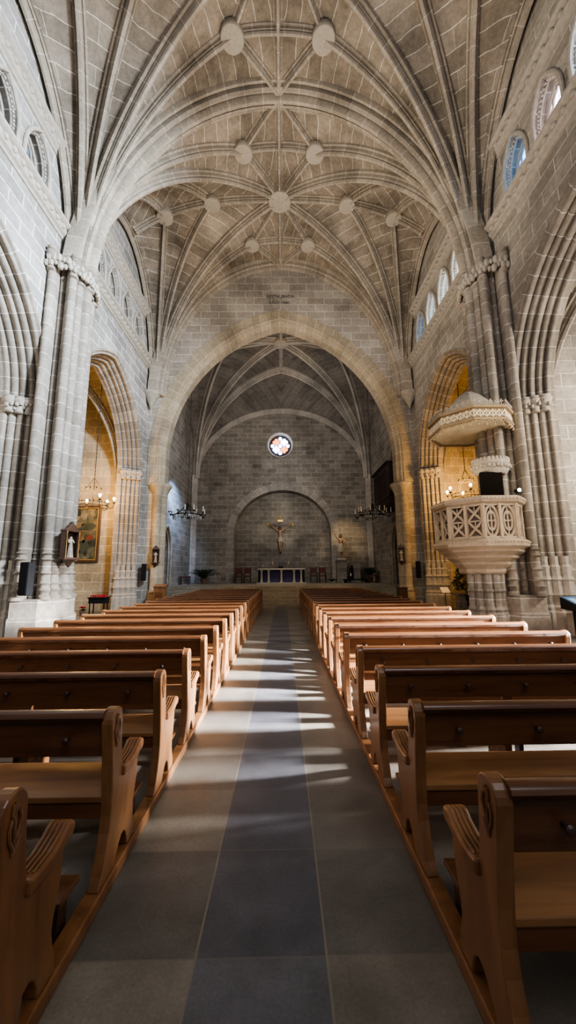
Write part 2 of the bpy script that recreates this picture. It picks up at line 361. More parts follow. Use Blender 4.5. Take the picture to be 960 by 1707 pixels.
def nave_wall(side):
    sgn = -1 if side == 'left' else 1
    f = lambda a, b, d: (sgn*(W + d), a, b)
    wm = M['wall_daylit'] if side == 'left' else M['wall']
    outer = [(YP[0], -.02), (YP[2], -.02), (YP[2], 19.5), (YP[0], 19.5)]
    holes = []; cs = []
    # arches reach the floor: cut them as notches so the outer loop stays simple
    lp = [(YP[0], -.02)]
    for b in range(2):
        c = (YP[b] + YP[b+1])/2; cs.append(c)
        lp += [(x, max(z, -.02)) for x, z in arch_pts(c, ARCH_A, ARCH_Z, ARCH_R, ARCH_D, 20, -.02)]
    lp += [(YP[2], -.02), (YP[2], 19.5), (YP[0], 19.5)]
    for c in cs:
        for o in WOFF: holes.append(win_pts(c+o, .48, 12.42, 13.2))
    mb = MB(); mb.panel(lp, holes, f, 0, T); wall = struct(mb.build('wall_'+side, wm))
    for bi, c in enumerate(cs):
        mb = MB(); archivolt(mb, f, c, rollprof())
        mb.build('arch_moulding', M['pier'], wall, smooth=True, angle=50)
        # outer voussoir band, flush with a hair of relief
        # carved capital band at the springing on both jambs, base mouldings below
        for js in (-1, 1):
            cp = MB(); rnd = random.Random(5)
            for k in range(4):
                r = .06 + .44*k/4; d = -.02 + .8*k/4
                yy = c + js*(ARCH_A - r - .02)
                p = f(yy, 0, d + .06)
                cp.lathe([(.10,ARCH_Z-.34), (.13,ARCH_Z-.30), (.105,ARCH_Z-.26), (.12,ARCH_Z-.12), (.19,ARCH_Z-.02), (.20,ARCH_Z+.04), (.15,ARCH_Z+.07), (.17,ARCH_Z+.12)], (p[0], p[1], 0), 12)
                foliage(cp, (p[0], p[1], ARCH_Z-.12), .14, .14, .09, 9, .05, rnd)
            cp.build('carved_capital', M['carve'], wall, smooth=True)
            bp = MB()
            for k in range(4):
                r = .06 + .44*k/4; d = -.02 + .8*k/4; yy = c + js*(ARCH_A - r - .02); p = f(yy, 0, d + .06)
                bp.lathe([(.24,0), (.24,.55), (.20,.6), (.21,.68), (.17,.74), (.17,.95), (.20,1.0), (.16,1.06), (.15,1.35), (.18,1.39), (.15,1.44), (.12,1.5), (.14,1.72), (.10,1.78), (.10,2.0)], (p[0], p[1], 0), 8, a0=pi/8)
            bp.build('base_moulding', M['carve'], wall, smooth=True, angle=30)
    # string courses with beads
    for z, pr in ((12.28, .30), (14.62, .28)):
        sc = MB()
        prof = [(0,-.26), (.05,-.25), (.07,-.19), (pr*.5,-.15), (pr*.62,-.10), (pr*.55,.03), (pr*.8,.06), (pr,.10), (pr,.17), (.06,.22), (0,.24)]
        rows = [[f(y, z + b, -a) for a, b in prof] for y in (YP[0], YP[2])]
        sc.grid(rows); sc.build('string_course', M['carve'], wall)
        bd = MB()
        y = YP[0] + .15
        while y < YP[2] - .1:
            p = f(y, z - .035, -pr*.62); bd.ball(p, .085, 8, 5, (.8, 1, 1)); y += .30
        bd.build('bead_ornament', M['carve'], wall, smooth=True)
    # lancet windows
    global win_no
    for bi, c in enumerate(cs):
        for wi, o in enumerate(WOFF):
            win_no += 1
            g = (G_dark if side == 'left' else (G_bright, G_bright, G_pink if bi == 0 else G_bright, G_blue)[wi])
            fr = MB()
            for dd, hw, rr in ((.0, .52, .055), (.16, .46, .03), (.34, .42, .035)):
                P = win_pts(c+o, hw, 12.40, 13.2, 10); fr.tube([f(a, b, dd - .03) for a, b in P], rr, 8)
            P = win_pts(c+o, .475, 12.42, 13.2, 10)
            for i in range(len(P)-1):
                (a0, b0), (a1, b1) = P[i], P[i+1]; l = hypot(a1-a0, b1-b0); k = max(1, int(l/.12))
                for j in range(k):
                    t = (j+.5)/k; fr.ball(f(a0+(a1-a0)*t, b0+(b1-b0)*t, .08), .045, 6, 4)
            # pointed tracery head with a cusp
            for sg in (-1, 1):
                fr.tube([f(c+o+sg*.37, 13.45, .36), f(c+o+sg*.22, 13.62, .36), f(c+o+sg*.20, 13.76, .36), f(c+o+sg*.05, 13.90, .36), f(c+o, 14.05, .36)], .03, 6)
            wo = struct(fr.build('window_%d' % win_no, M['carve'], None, smooth=True))
            pn = MB(); P = win_pts(c+o, .48, 12.42, 13.2, 10); pn.prism(P, f, .40, .43); pn.build('pane', g, wo)
            # stone jamb lining
    return wall
nave_wall('left'); nave_wall('right')

# ------------------------------------------------------------------ vault
ZS = 10.6
class Bay:
    def __init__(s, y0, y1, cx, zr_long, zr_trans, zs, ym=None, flange=.45):
        s.y0, s.y1, s.cx, s.zs = y0, y1, cx, zs; s.ym = ym if ym else (y0+y1)/2; s.zl, s.zt = zr_long, zr_trans; s.fl = flange
    def end(s, dx, dy, H):
        """ray in the quadrant from the corner (dx,dy>=0) to the ridge; H = quadrant depth"""
        k = 1e9
        if dx > 1e-9: k = min(k, s.cx/dx)
        if dy > 1e-9: k = min(k, H/dy)
        return k
    def z(s, x, y):
        ax = min(abs(x), s.cx); near = y <= s.ym; H = (s.ym - s.y0) if near else (s.y1 - s.ym)
        dy = max(0, (y - s.y0) if near else (s.y1 - y)); dx = s.cx - ax
        if dx < 1e-6 and dy < 1e-6: return s.zs
        k = s.end(dx, dy, H); t = 1/k
        ex = s.cx - dx*k; ey = dy*k; ye = s.y0 + ey if near else s.y1 - ey
        R = s.zl(ye) if ex < 1e-6 else s.zt(ex)
        if ex < 1e-6 and abs(ey-H) > 1e-6: R = s.zl(ye)
        t = min(1, t)
        return s.zs + (R - s.zs)*sqrt(max(0, 1 - (1-t)**2))
    def surface(s, mb):
        n, m = 36, 26
        for sx in (-1, 1):
            for near in (True, False):
                H = (s.ym - s.y0) if near else (s.y1 - s.ym)
                rows = []; uv = []
                pa = atan2(H, s.cx)
                phis = [pa*i/(n//2) for i in range(n//2)] + [pa + (pi/2 - pa)*i/(n//2) for i in range(n//2+1)]
                for ph in phis:
                    dx, dy = cos(ph), sin(ph); k = s.end(dx, dy, H); row = []; u = []; L = 0; pv = None
                    for j in range(m+1):
                        t = (j/m)**1.7; X = s.cx - dx*k*t; Y = s.y0 + dy*k*t if near else s.y1 - dy*k*t
                        p = Vector((sx*X, Y, s.z(X, Y)))
                        if j == 0: p.z = s.zs
                        if pv is not None: L += (p-pv).length
                        pv = p; row.append(p); u.append((ph*4.5, L))
                    rows.append(row); uv.append(u)
                mb.grid(rows, uv)
                if s.fl:   # close to the wall behind the wall rib
                    w = rows[-1]; mb.grid([w, [v + Vector((sx*s.fl, 0, 0)) for v in w]])
    def line(s, p0, p1, n=22):
        pts = []
        for i in range(n+1):
            t = i/n
            x = p0[0] + (p1[0]-p0[0])*t; y = p0[1] + (p1[1]-p0[1])*t; pts.append(Vector((x, y, s.z(x, y))))
        return pts
RIBP = [(-.17,.12), (-.17,-.05), (-.13,-.09), (-.09,-.06), (-.085,-.16), (-.05,-.19), (-.07,-.26), (-.04,-.33), (.04,-.33), (.07,-.26), (.05,-.19), (.085,-.16), (.09,-.06), (.13,-.09), (.17,-.05), (.17,.12)]
def rib(parent, pts, scale=1., mat='rib', name='rib', side=None):
    d = pts[-1] - pts[0]; d.z = 0
    S = Vector((-d.y, d.x, 0)).normalized() if side is None else side
    ups = []
    for i in range(len(pts)):
        t = (pts[min(i+1, len(pts)-1)] - pts[max(i-1, 0)]).normalized(); u = S.cross(t) 
        if u.z < 0 or (abs(u.z) < 1e-3 and u.dot(d) > 0): u = -u
        ups.append(u)
    mb = MB(); mb.sweep(pts, [(a*scale, b*scale) for a, b in RIBP], S, ups); return mb.build(name, M[mat], parent, smooth=True, angle=35)
def boss(parent, x, y, z, r, h=.32):
    mb = MB(); mb.lathe([(r*.75, .15), (r*.82, -.05), (r*.98, -.10), (r, -.2), (r, -h+.03), (r*.94, -h), (r*.6, -h-.015), (0.001, -h-.02)], (x, y, z), 28)
    return mb.build('boss', M['boss'], parent, smooth=True)
def dense(pts_fn, n): pass

CX = 6.5
ridge_t = lambda x: 18.45 - 1.9*(abs(x)/6.7)**3
vaults = []
for bi in range(2):
    y0, y1 = YP[bi], YP[bi+1]; B = Bay(y0, y1, CX, lambda y: 18.45, ridge_t, ZS)
    mb = MB(); B.surface(mb); ce = struct(mb.build('ceiling', M['vault'], None, smooth=True)); vaults.append(ce)
    ym = B.ym
    def ln(p0, p1, dense_start=True, n=30):
        pts = []
        for i in range(n+1):
            t = (i/n)**(1.8 if dense_start else 1); x = p0[0] + (p1[0]-p0[0])*t; y = p0[1] + (p1[1]-p0[1])*t; pts.append(Vector((x, y, B.z(x, y))))
        return pts
    for sx in (-1, 1):
        for sy in (-1, 1):
            C = (sx*CX, ym + sy*(y1-ym)); Bs = (sx*1.42, ym + sy*2.1)
            rib(ce, ln(C, (0, ym))); rib(ce, ln(C, Bs)); rib(ce, ln(Bs, (0, Bs[1]), False, 6), .85)
            rib(ce, ln(Bs, (0, ym + sy*3.65), False, 8), .85); rib(ce, ln(Bs, (0, ym), False, 10), .85)
            rib(ce, ln(C, (sx*3.05, ym))); rib(ce, ln(C, (sx*5.15, ym)))
            rib(ce, [p + Vector((sx*.2, 0, .05)) for p in ln(C, (sx*CX, ym))], .9, name='wall_rib')
            boss(ce, Bs[0], Bs[1], B.z(*Bs), .37)
        rib(ce, ln((0, ym), (sx*CX, ym), False, 24), .85)
        boss(ce, sx*3.05, ym, B.z(3.05, ym), .37); boss(ce, sx*5.15, ym, B.z(5.15, ym), .36)
    rib(ce, ln((0, y0), (0, y1), False, 30), .85); boss(ce, 0, ym, B.z(0, ym), .50)
# transverse arches on the pier lines and the half arch on the chancel wall
def ell(a, b, zs, y, n=40): return [Vector((a*cos(pi*i/n), y, zs + b*sin(pi*i/n))) for i in range(n+1)]
for yi, wd in ((0, 1.), (1, 1.), (2, .5)):
    y = YP[yi]; P = ell(5.98, 7.5, ZS, y)
    prof = [(-.47,.78), (-.47,.34), (-.43,.24), (-.36,.24), (-.36,.32), (-.30,.32), (-.30,.14), (-.24,.07), (-.18,.09), (-.17,.22), (-.12,.22), (-.10,.03), (-.05,-.05), (.05,-.05), (.10,.03), (.12,.22), (.17,.22), (.18,.09), (.24,.07), (.30,.14), (.30,.32), (.36,.32), (.36,.24), (.43,.24), (.47,.34), (.47,.78)]
    ups = []
    for i in range(len(P)):
        t = (P[min(i+1, 40)] - P[max(i-1, 0)]).normalized(); u = Vector((t.z, 0, -t.x)); ups.append(u if u.dot(P[i]-Vector((0, y, ZS))) > 0 else -u)
    mb = MB(); mb.sweep(P, prof if yi < 2 else [(a*.9, b) for a, b in prof], Vector((0, 1, 0)), ups); mb.build('transverse_arch', M['rib'], vaults[max(0, yi-1)], smooth=True, angle=35)

# ------------------------------------------------------------------ clustered piers
def pier(sx, y, label, half=False):
    t = thing('stone_pier', label, 'pier', (sx*W, y, 0))
    # outline (local: +x towards the nave after sx), shafts on a half ellipse
    def outline(k=1., plain_=False):
        pts = []; n = 9; rx, ry = .88*k, .98*k
        if plain_:
            for a in (-90, -50, -18, 18, 50, 90): pts.append((rx*1.06*cos(math.radians(a)), ry*1.06*sin(math.radians(a))))
        else:
            big = (0, 2, 4, 6, 8); m = n*12
            for q in range(m+1):
                a = -pi/2 + pi*q/m; k_ = min(q//12, n-1); ph = q/12. - k_
                s_ = sqrt(max(0, 1 - (2*ph-1)**2))
                r = (.80 + .23*s_) if k_ in big else (.78 + .13*s_)
                if k_ in (1, 7): r -= .27
                pts.append((rx*r*cos(a), ry*r*sin(a)))
        return [(.004, -ry*.9)] + pts[1:-1] + [(.004, ry*.9)]
    def loft(name, levels, mat, plain_=False, angle=40):
        mb = MB(); rows = []; uv = []; L = 0; pz = None
        for z, k in levels:
            o = outline(k, plain_); rows.append([Vector((-sx*a, b, z)) for a, b in o]); q = [0]
            for i in range(1, len(o)): q.append(q[-1] + hypot(o[i][0]-o[i-1][0], o[i][1]-o[i-1][1]))
            uv.append([(v, z) for v in q])
        mb.grid(rows, uv); mb.face(rows[-1]); mb.face(rows[0][::-1]); return mb.build(name, mat, t, smooth=True, angle=angle)
    loft('plinth', [(0, 1.12), (.52, 1.12), (.56, 1.06), (.98, 1.06), (1.0, 1.02)], M['pier'], True, 20)
    loft('base_moulding', [(.95, 1.0), (.98, 1.12), (1.05, 1.12), (1.10, 1.02), (1.16, 1.04), (1.22, 1.10), (1.27, 1.03), (1.36, 1.0), (1.40, 1.07), (1.45, 1.0), (1.62, .99), (1.66, 1.06), (1.71, .98), (1.98, .97), (2.02, 1.05), (2.07, .97), (2.14, .97), (2.18, 1.03), (2.22, .96)], M['pier'], False, 25)
    loft('shaft', [(2.1, .95), (10.8, .95)], M['pier'], False, 35)
    cap = loft('capital', [(10.45, .96), (10.48, 1.03), (10.54, 1.03), (10.57, .97), (10.62, 1.0), (10.85, 1.06), (10.95, 1.13), (11.0, 1.13), (11.03, 1.03), (11.08, 1.10), (11.16, 1.10), (11.2, .9)], M['pier'], False, 25)
    rnd = random.Random(3); mb = MB()
    for row in range(2):
        for k in range(24):
            a = -pi/2 + pi*(k+.5+.5*row)/24; mb.ball((-sx*.95*cos(a)*.96, .98*1.03*sin(a), 10.66 + row*.17 + rnd.uniform(-.05, .05)), .075*rnd.uniform(.7, 1.3), 6, 4, (1, 1, 1.5))
    mb.build('carved_leaves', M['carve'], cap, smooth=True)
    return t
PIER_L = pier(-1, YP[1], 'pale clustered stone pier at left carrying a black speaker and a boxed saint')
PIER_R = pier(1, YP[1], 'brown clustered stone pier at right carrying the carved pulpit')

# ------------------------------------------------------------------ chancel wall
CA = dict(a=6.15, zs=7.4, R=7.88, d0=-1.73)
fC = lambda a, b, d: (a, YP[2] + d, b)
lp = [(-W-1, -.02)] + [(x, z) for x, z in arch_pts(0, CA['a'], CA['zs'], CA['R'], CA['d0'], 28, -.02)] + [(W+1, -.02), (W+1, 19.5), (-W-1, 19.5)]
mb = MB(); mb.panel(lp, [], fC, 0, .9); cw = struct(mb.build('wall_chancel', M['wall']))
mb = MB(); rows = []; uv = []
prof = [(-.55, 0), (-.55, -.03), (-.12, -.03), (-.10, -.06), (-.02, -.06), (0, .0), (.10, .03), (.12, .08), (.20, .16), (.28, .2), (.30, .7), (.0, .92)]
pl = [0]
for i in range(1, len(prof)): pl.append(pl[-1] + hypot(prof[i][0]-prof[i-1][0], prof[i][1]-prof[i-1][1]))
P0 = arch_pts(0, CA['a'], CA['zs'], CA['R'], CA['d0'], 28, 5.95); LL = [0]
for i in range(1, len(P0)): LL.append(LL[-1] + hypot(P0[i][0]-P0[i-1][0], P0[i][1]-P0[i-1][1]))
for r, d in prof:
    P = arch_pts(0, CA['a'] - r, CA['zs'], CA['R'] - r, CA['d0'], 28, 5.95); rows.append([fC(a, b, d) for a, b in P])
mb.grid(rows, [[(pl[i], LL[j]) for j in range(len(P0))] for i in range(len(prof))]); mb.build('chancel_arch', M['gold_arch'], cw, smooth=True, angle=30)
for sx in (-1, 1):
    mb = MB()   # respond: half-round shafts, flared capital, base
    for (x, y, r) in ((6.12, 18.0, .20), (5.98, 18.3, .24), (6.05, 18.62, .2)):
        mb.lathe([(r*1.25, -.02), (r*1.25, .6), (r*1.1, .66), (r*1.2, .74), (r, .8), (r, 5.35), (r*1.1, 5.38), (r, 5.42), (r*1.15, 5.6), (r*1.7, 5.85), (r*1.85, 5.9), (r*1.85, 5.98), (r*1.5, 6.05)], (sx*x, y, 0), 16)
    mb.build('respond', M['gold_arch'], cw, smooth=True, angle=35)
    mb = MB()   # corbel under the vault ribs in the corner
    mb.lathe([(.02, 9.9), (.16, 10.2), (.30, 10.45), (.42, 10.6), (.46, 10.66), (.46, 10.74), (.36, 10.8)], (sx*6.62, 17.82, 0), 14); mb.build('rib_corbel', M['carve'], cw, smooth=True)
# inscription painted over the arch
def text_mesh(name, body, size, mat, loc, rot, parent=None, ext=.003, align='CENTER', sx=1.):
    cu = bpy.data.curves.new(name, 'FONT'); cu.body = body; cu.size = size; cu.extrude = ext; cu.align_x = align
    ob = bpy.data.objects.new(name+'_src', cu); COL.objects.link(ob); dg = bpy.context.evaluated_depsgraph_get()
    me = bpy.data.meshes.new_from_object(ob.evaluated_get(dg)); bpy.data.objects.remove(ob)
    me.materials.clear(); me.materials.append(mat); me.name = name
    o = bpy.data.objects.new(name, me); COL.objects.link(o); o.location = loc; o.rotation_euler = rot; o.scale = (sx, 1, 1)
    if parent: o.parent = parent
    return o
text_mesh('inscription', 'RESTAURADA', .27, M['letter'], (0, 17.985, 16.35), (pi/2, 0, 0), cw, sx=.9)
text_mesh('inscription', 'AÑO 1960', .25, M['letter'], (-.05, 17.985, 15.98), (pi/2, 0, 0), cw)

# ------------------------------------------------------------------ sanctuary
# side walls with a pointed doorway; right one has the tribune opening and a small high window
def side_sanct(side):
    sg = -1 if side == 'left' else 1
    f = lambda a, b, d: (sg*(SW + d), a, b)
    dr = arch_pts(20.95, .8, 2.9, 1.5, -.7, 10, SZ-.02)
    lp = [(18.85, -.02)] + [(18.85, SZ-.02)] + dr + [(26.5, SZ-.02), (26.5, 18), (18.85, 18)]
    holes = []
    if side == 'right': holes = [arch_pts(20.6, .62, 7.9, 1.15, -.53, 8, 6.4), [(20.6, 10.9), (21.1, 10.9), (21.1, 12.2), (20.6, 12.2)]]
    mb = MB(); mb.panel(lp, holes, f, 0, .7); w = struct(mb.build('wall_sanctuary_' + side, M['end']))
    mo = MB(); P = arch_pts(20.95, .86, 2.9, 1.56, -.7, 12, SZ); mo.tube([f(a, b, .0) for a, b in P], .07, 8)
    P = arch_pts(20.95, .78, 2.9, 1.48, -.7, 12, SZ); mo.tube([f(a, b, .12) for a, b in P], .05, 8); mo.build('door_moulding', M['rib'], w, smooth=True)
    # back of the doorway: a dark passage wall
    pb = MB(); pb.box(min(sg*(SW+.75), sg*(SW+1.6)), max(sg*(SW+.75), sg*(SW+1.6)), 19.9, 22.0, SZ-.02, 5.2); struct(pb.build('door_1' if side == 'left' else 'door_2', M['end']))
    if side == 'right':
        pb = MB(); pb.box(SW+.72, SW+.8, 19.8, 21.4, 6.3, 9.2); pb.build('opening_back', M['black'], w)
        pn = MB(); pn.box(SW+.3, SW+.33, 20.6, 21.1, 10.9, 12.2); wn = struct(pn.build('window_17', plain('day_glass', (.62,.78,1), .3, emis=3.5, noise=.08)))
    return w
side_sanct('left'); side_sanct('right')
fE = lambda a, b, d: (a, SY1 + d, b)
def round_arch(c, a, zs, rise, z0, n=30): return [(c-a, z0)] + [(c - a*cos(pi*i/n), zs + rise*sin(pi*i/n)) for i in range(n+1)] + [(c+a, z0)]
NA = dict(c=.05, a=3.5, zs=4.35, rise=3.2)
lp = [(-SW-.2, SZ-.02)] + round_arch(NA['c'], NA['a'], NA['zs'], NA['rise'], SZ-.02) + [(SW+.2, SZ-.02), (SW+.2, 18), (-SW-.2, 18)]
rose = [(-.1 + .95*cos(2*pi*i/40), 11.0 + .95*sin(2*pi*i/40)) for i in range(40)]
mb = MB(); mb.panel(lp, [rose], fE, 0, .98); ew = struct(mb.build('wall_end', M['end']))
# arch ring of voussoirs round the niche and its back wall
mb = MB(); rows = []; uv = []
Pz = [round_arch(NA['c'], NA['a'] + k, NA['zs'], NA['rise'] + k, SZ) for k in (-.02, -.02, .5, .5)]
LL = [0]
for i in range(1, len(Pz[0])): LL.append(LL[-1] + hypot(Pz[0][i][0]-Pz[0][i-1][0], Pz[0][i][1]-Pz[0][i-1][1]))
for k, P in enumerate(Pz): rows.append([fE(a, b, (.94, -.03, -.03, .02)[k]) for a, b in P]); uv.append([(3 + k*.3, l) for l in LL])
mb.grid(rows, uv); mb.build('niche_arch', stone('voussoir_stone', (.37,.34,.30), (.27,.25,.225), (.50,.47,.43), 6, .36, .012, off=0), ew)
mb = MB(); mb.box(-3.7, 3.8, SY1+.95, SY1+1.15, SZ-.02, 7.9); mb.build('niche_wall', M['end'], ew)
# sanctuary vault
zl = lambda y: 16.0 - (0.10*(21.2-y)**2/8 if y < 21.2 else (0.0 + .085*(y-21.2)**2))
zt = lambda x: 16.0 - .052*abs(x)**1.9
SB = Bay(18.7, SY1, SW-.15, zl, zt, 8.4, ym=21.2, flange=.3)
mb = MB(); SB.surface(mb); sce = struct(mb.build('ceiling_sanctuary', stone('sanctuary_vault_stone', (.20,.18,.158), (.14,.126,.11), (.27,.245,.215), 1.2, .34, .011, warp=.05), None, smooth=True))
M['rib_dark'] = stone('sanctuary_rib_stone', (.46,.42,.37), (.38,.35,.31), (.45,.42,.38), 6, .6, .009, off=0)
def sl(p0, p1, k=1.8, n=30):
    pts = []
    for i in range(n+1):
        t = (i/n)**k; x = p0[0] + (p1[0]-p0[0])*t; y = p0[1] + (p1[1]-p0[1])*t; pts.append(Vector((x, y, SB.z(x, y))))
    return pts
for sx in (-1, 1):
    for yy in (18.7, SY1):
        C = (sx*(SW-.15), yy)
        rib(sce, sl(C, (0, 21.2)), 1.2, 'rib_dark'); rib(sce, sl(C, (sx*3.4, 21.2)), 1.1, 'rib_dark'); rib(sce, sl(C, (0, yy)), .8, 'rib_dark', 'wall_rib')
        if yy > 20: rib(sce, sl(C, (0, 23.6)), 1.1, 'rib_dark')
    rib(sce, sl((0, 21.2), (sx*3.4, 21.2), 1, 14), .8, 'rib_dark'); boss(sce, sx*3.4, 21.2, SB.z(3.4, 21.2), .22, .3)
    # corner shafts carrying the ribs down to the floor
    mb = MB()
    for dx, dy, r in ((.30, .12, .10), (.16, .16, .13), (.10, .34, .10)): mb.tube([(sx*(SW-dx), SY1-dy, SZ), (sx*(SW-dx), SY1-dy, 8.6)], r, 12)
    mb.build('corner_shaft', M['rib_dark'], sce, smooth=True)
rib(sce, sl((0, 18.8), (0, 23.6), 1, 24), .8, 'rib_dark'); boss(sce, 0, 21.2, SB.z(0, 21.2), .46)

# rose window: splay, tracery disc, glass lights
win = MB(); cxr, czr = -.1, 11.0
win.lathe([(.95, 0), (.92, .04), (.80, .34), (.78, .42), (0.001, .42)], (0,0,0), 40, Matrix.Translation((cxr, SY1, czr)) @ Matrix.Rotation(-pi/2, 4, 'X'), cap=False)
M['splay'] = plain('rose_splay_stone', (.30,.28,.27), .9)
wr = struct(win.build('window_18', M['splay'], smooth=True))
mb = MB(); mb.lathe([(.80, .02), (.80, -.06), (.72, -.08), (.70, -.04), (0.001, -.02)], (0,0,0), 40, Matrix.Translation((cxr, SY1+.36, czr)) @ Matrix.Rotation(-pi/2, 4, 'X')); mb.build('tracery', plain('dark_tracery', (.05,.045,.07), .8), wr, smooth=True)
gw = plain('white_day_glass', (.80,.90,1), .3, emis=9, noise=.03); go = plain('orange_glass', (1,.24,.04), .3, emis=3.2, noise=.25, nscale=9); gb = plain('violet_glass', (.12,.08,.42), .3, emis=.9, noise=.3)
def lobes(name, cx, cz, r, mat, q=True, n=32):
    pts = []
    for i in range(n*2):
        a = 2*pi*i/(n*2); k = (.62 + .38*abs(cos(2*a))) if q else 1; pts.append((cx + r*k*cos(a), cz + r*k*sin(a)))
    m_ = MB(); m_.prism(pts, lambda a, b, d: (a, SY1 + .30 + d, b), -.02, .02); return m_.build(name, mat, wr)
m_ = MB(); m_.lathe([(.70, .30), (.70, .275), (.001, .27)], (0,0,0), 40, Matrix.Translation((cxr, SY1+.05, czr)) @ Matrix.Rotation(-pi/2, 4, 'X')); m_.build('glass_ground', gb, wr)
for sx, sz, g in ((-1, 1, go), (1, 1, gw), (-1, -1, gw), (1, -1, go)): lobes('glass_quatrefoil', cxr + sx*.30, czr + sz*.29, .27, g)
for dx, dz, r in ((0, 0, .13), (0, .57, .12), (0, -.57, .12), (-.58, 0, .12), (.58, 0, .12)): lobes('glass_roundel', cxr + dx, czr + dz, r, gw, False, 12)

# ------------------------------------------------------------------ side chapels (one behind each arch)
def chapel(side, b):
    sg = -1 if side == 'left' else 1
    y0, y1 = YP[b] - .15, YP[b+1] - .45
    if b == 0: y1 = 10.35
    if b == 1: y0 = 10.75
    X0, X1 = W + T, 11.6
    def bx(mb, xa, xb, *r): mb.box(min(sg*xa, sg*xb), max(sg*xa, sg*xb), *r)
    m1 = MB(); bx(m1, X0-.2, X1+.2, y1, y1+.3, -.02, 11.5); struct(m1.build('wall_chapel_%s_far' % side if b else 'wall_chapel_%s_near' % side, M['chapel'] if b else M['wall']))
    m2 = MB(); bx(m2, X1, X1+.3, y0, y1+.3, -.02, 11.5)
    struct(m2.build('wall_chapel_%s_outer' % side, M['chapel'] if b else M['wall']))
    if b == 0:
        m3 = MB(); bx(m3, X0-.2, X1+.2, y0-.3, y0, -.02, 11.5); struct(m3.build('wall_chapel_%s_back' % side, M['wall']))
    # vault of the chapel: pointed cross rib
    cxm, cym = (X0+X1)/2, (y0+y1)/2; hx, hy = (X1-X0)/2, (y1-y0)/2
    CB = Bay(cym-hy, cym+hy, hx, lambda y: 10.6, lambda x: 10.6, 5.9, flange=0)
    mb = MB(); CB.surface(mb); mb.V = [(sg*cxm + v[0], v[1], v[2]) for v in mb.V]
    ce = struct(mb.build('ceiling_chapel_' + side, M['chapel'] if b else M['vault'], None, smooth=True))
    for sx in (-1, 1):
        for sy in (-1, 1):
            pts = []
            for i in range(25):
                t = (i/24)**1.7; x = sx*hx*(1-t); y = cym + sy*hy*(1-t); pts.append(Vector((sg*cxm + x, y, CB.z(x, y))))
            rib(ce, pts, .9)
        pts = []
        for i in range(25):
            x = sx*hx*(1-(i/24)**1.7); pts.append(Vector((sg*cxm + x, y1 - .05, CB.z(x, cym+hy))))
        rib(ce, pts, .9, name='wall_rib')
    return y1
for sd in ('left', 'right'):
    for b in (0, 1): chapel(sd, b)


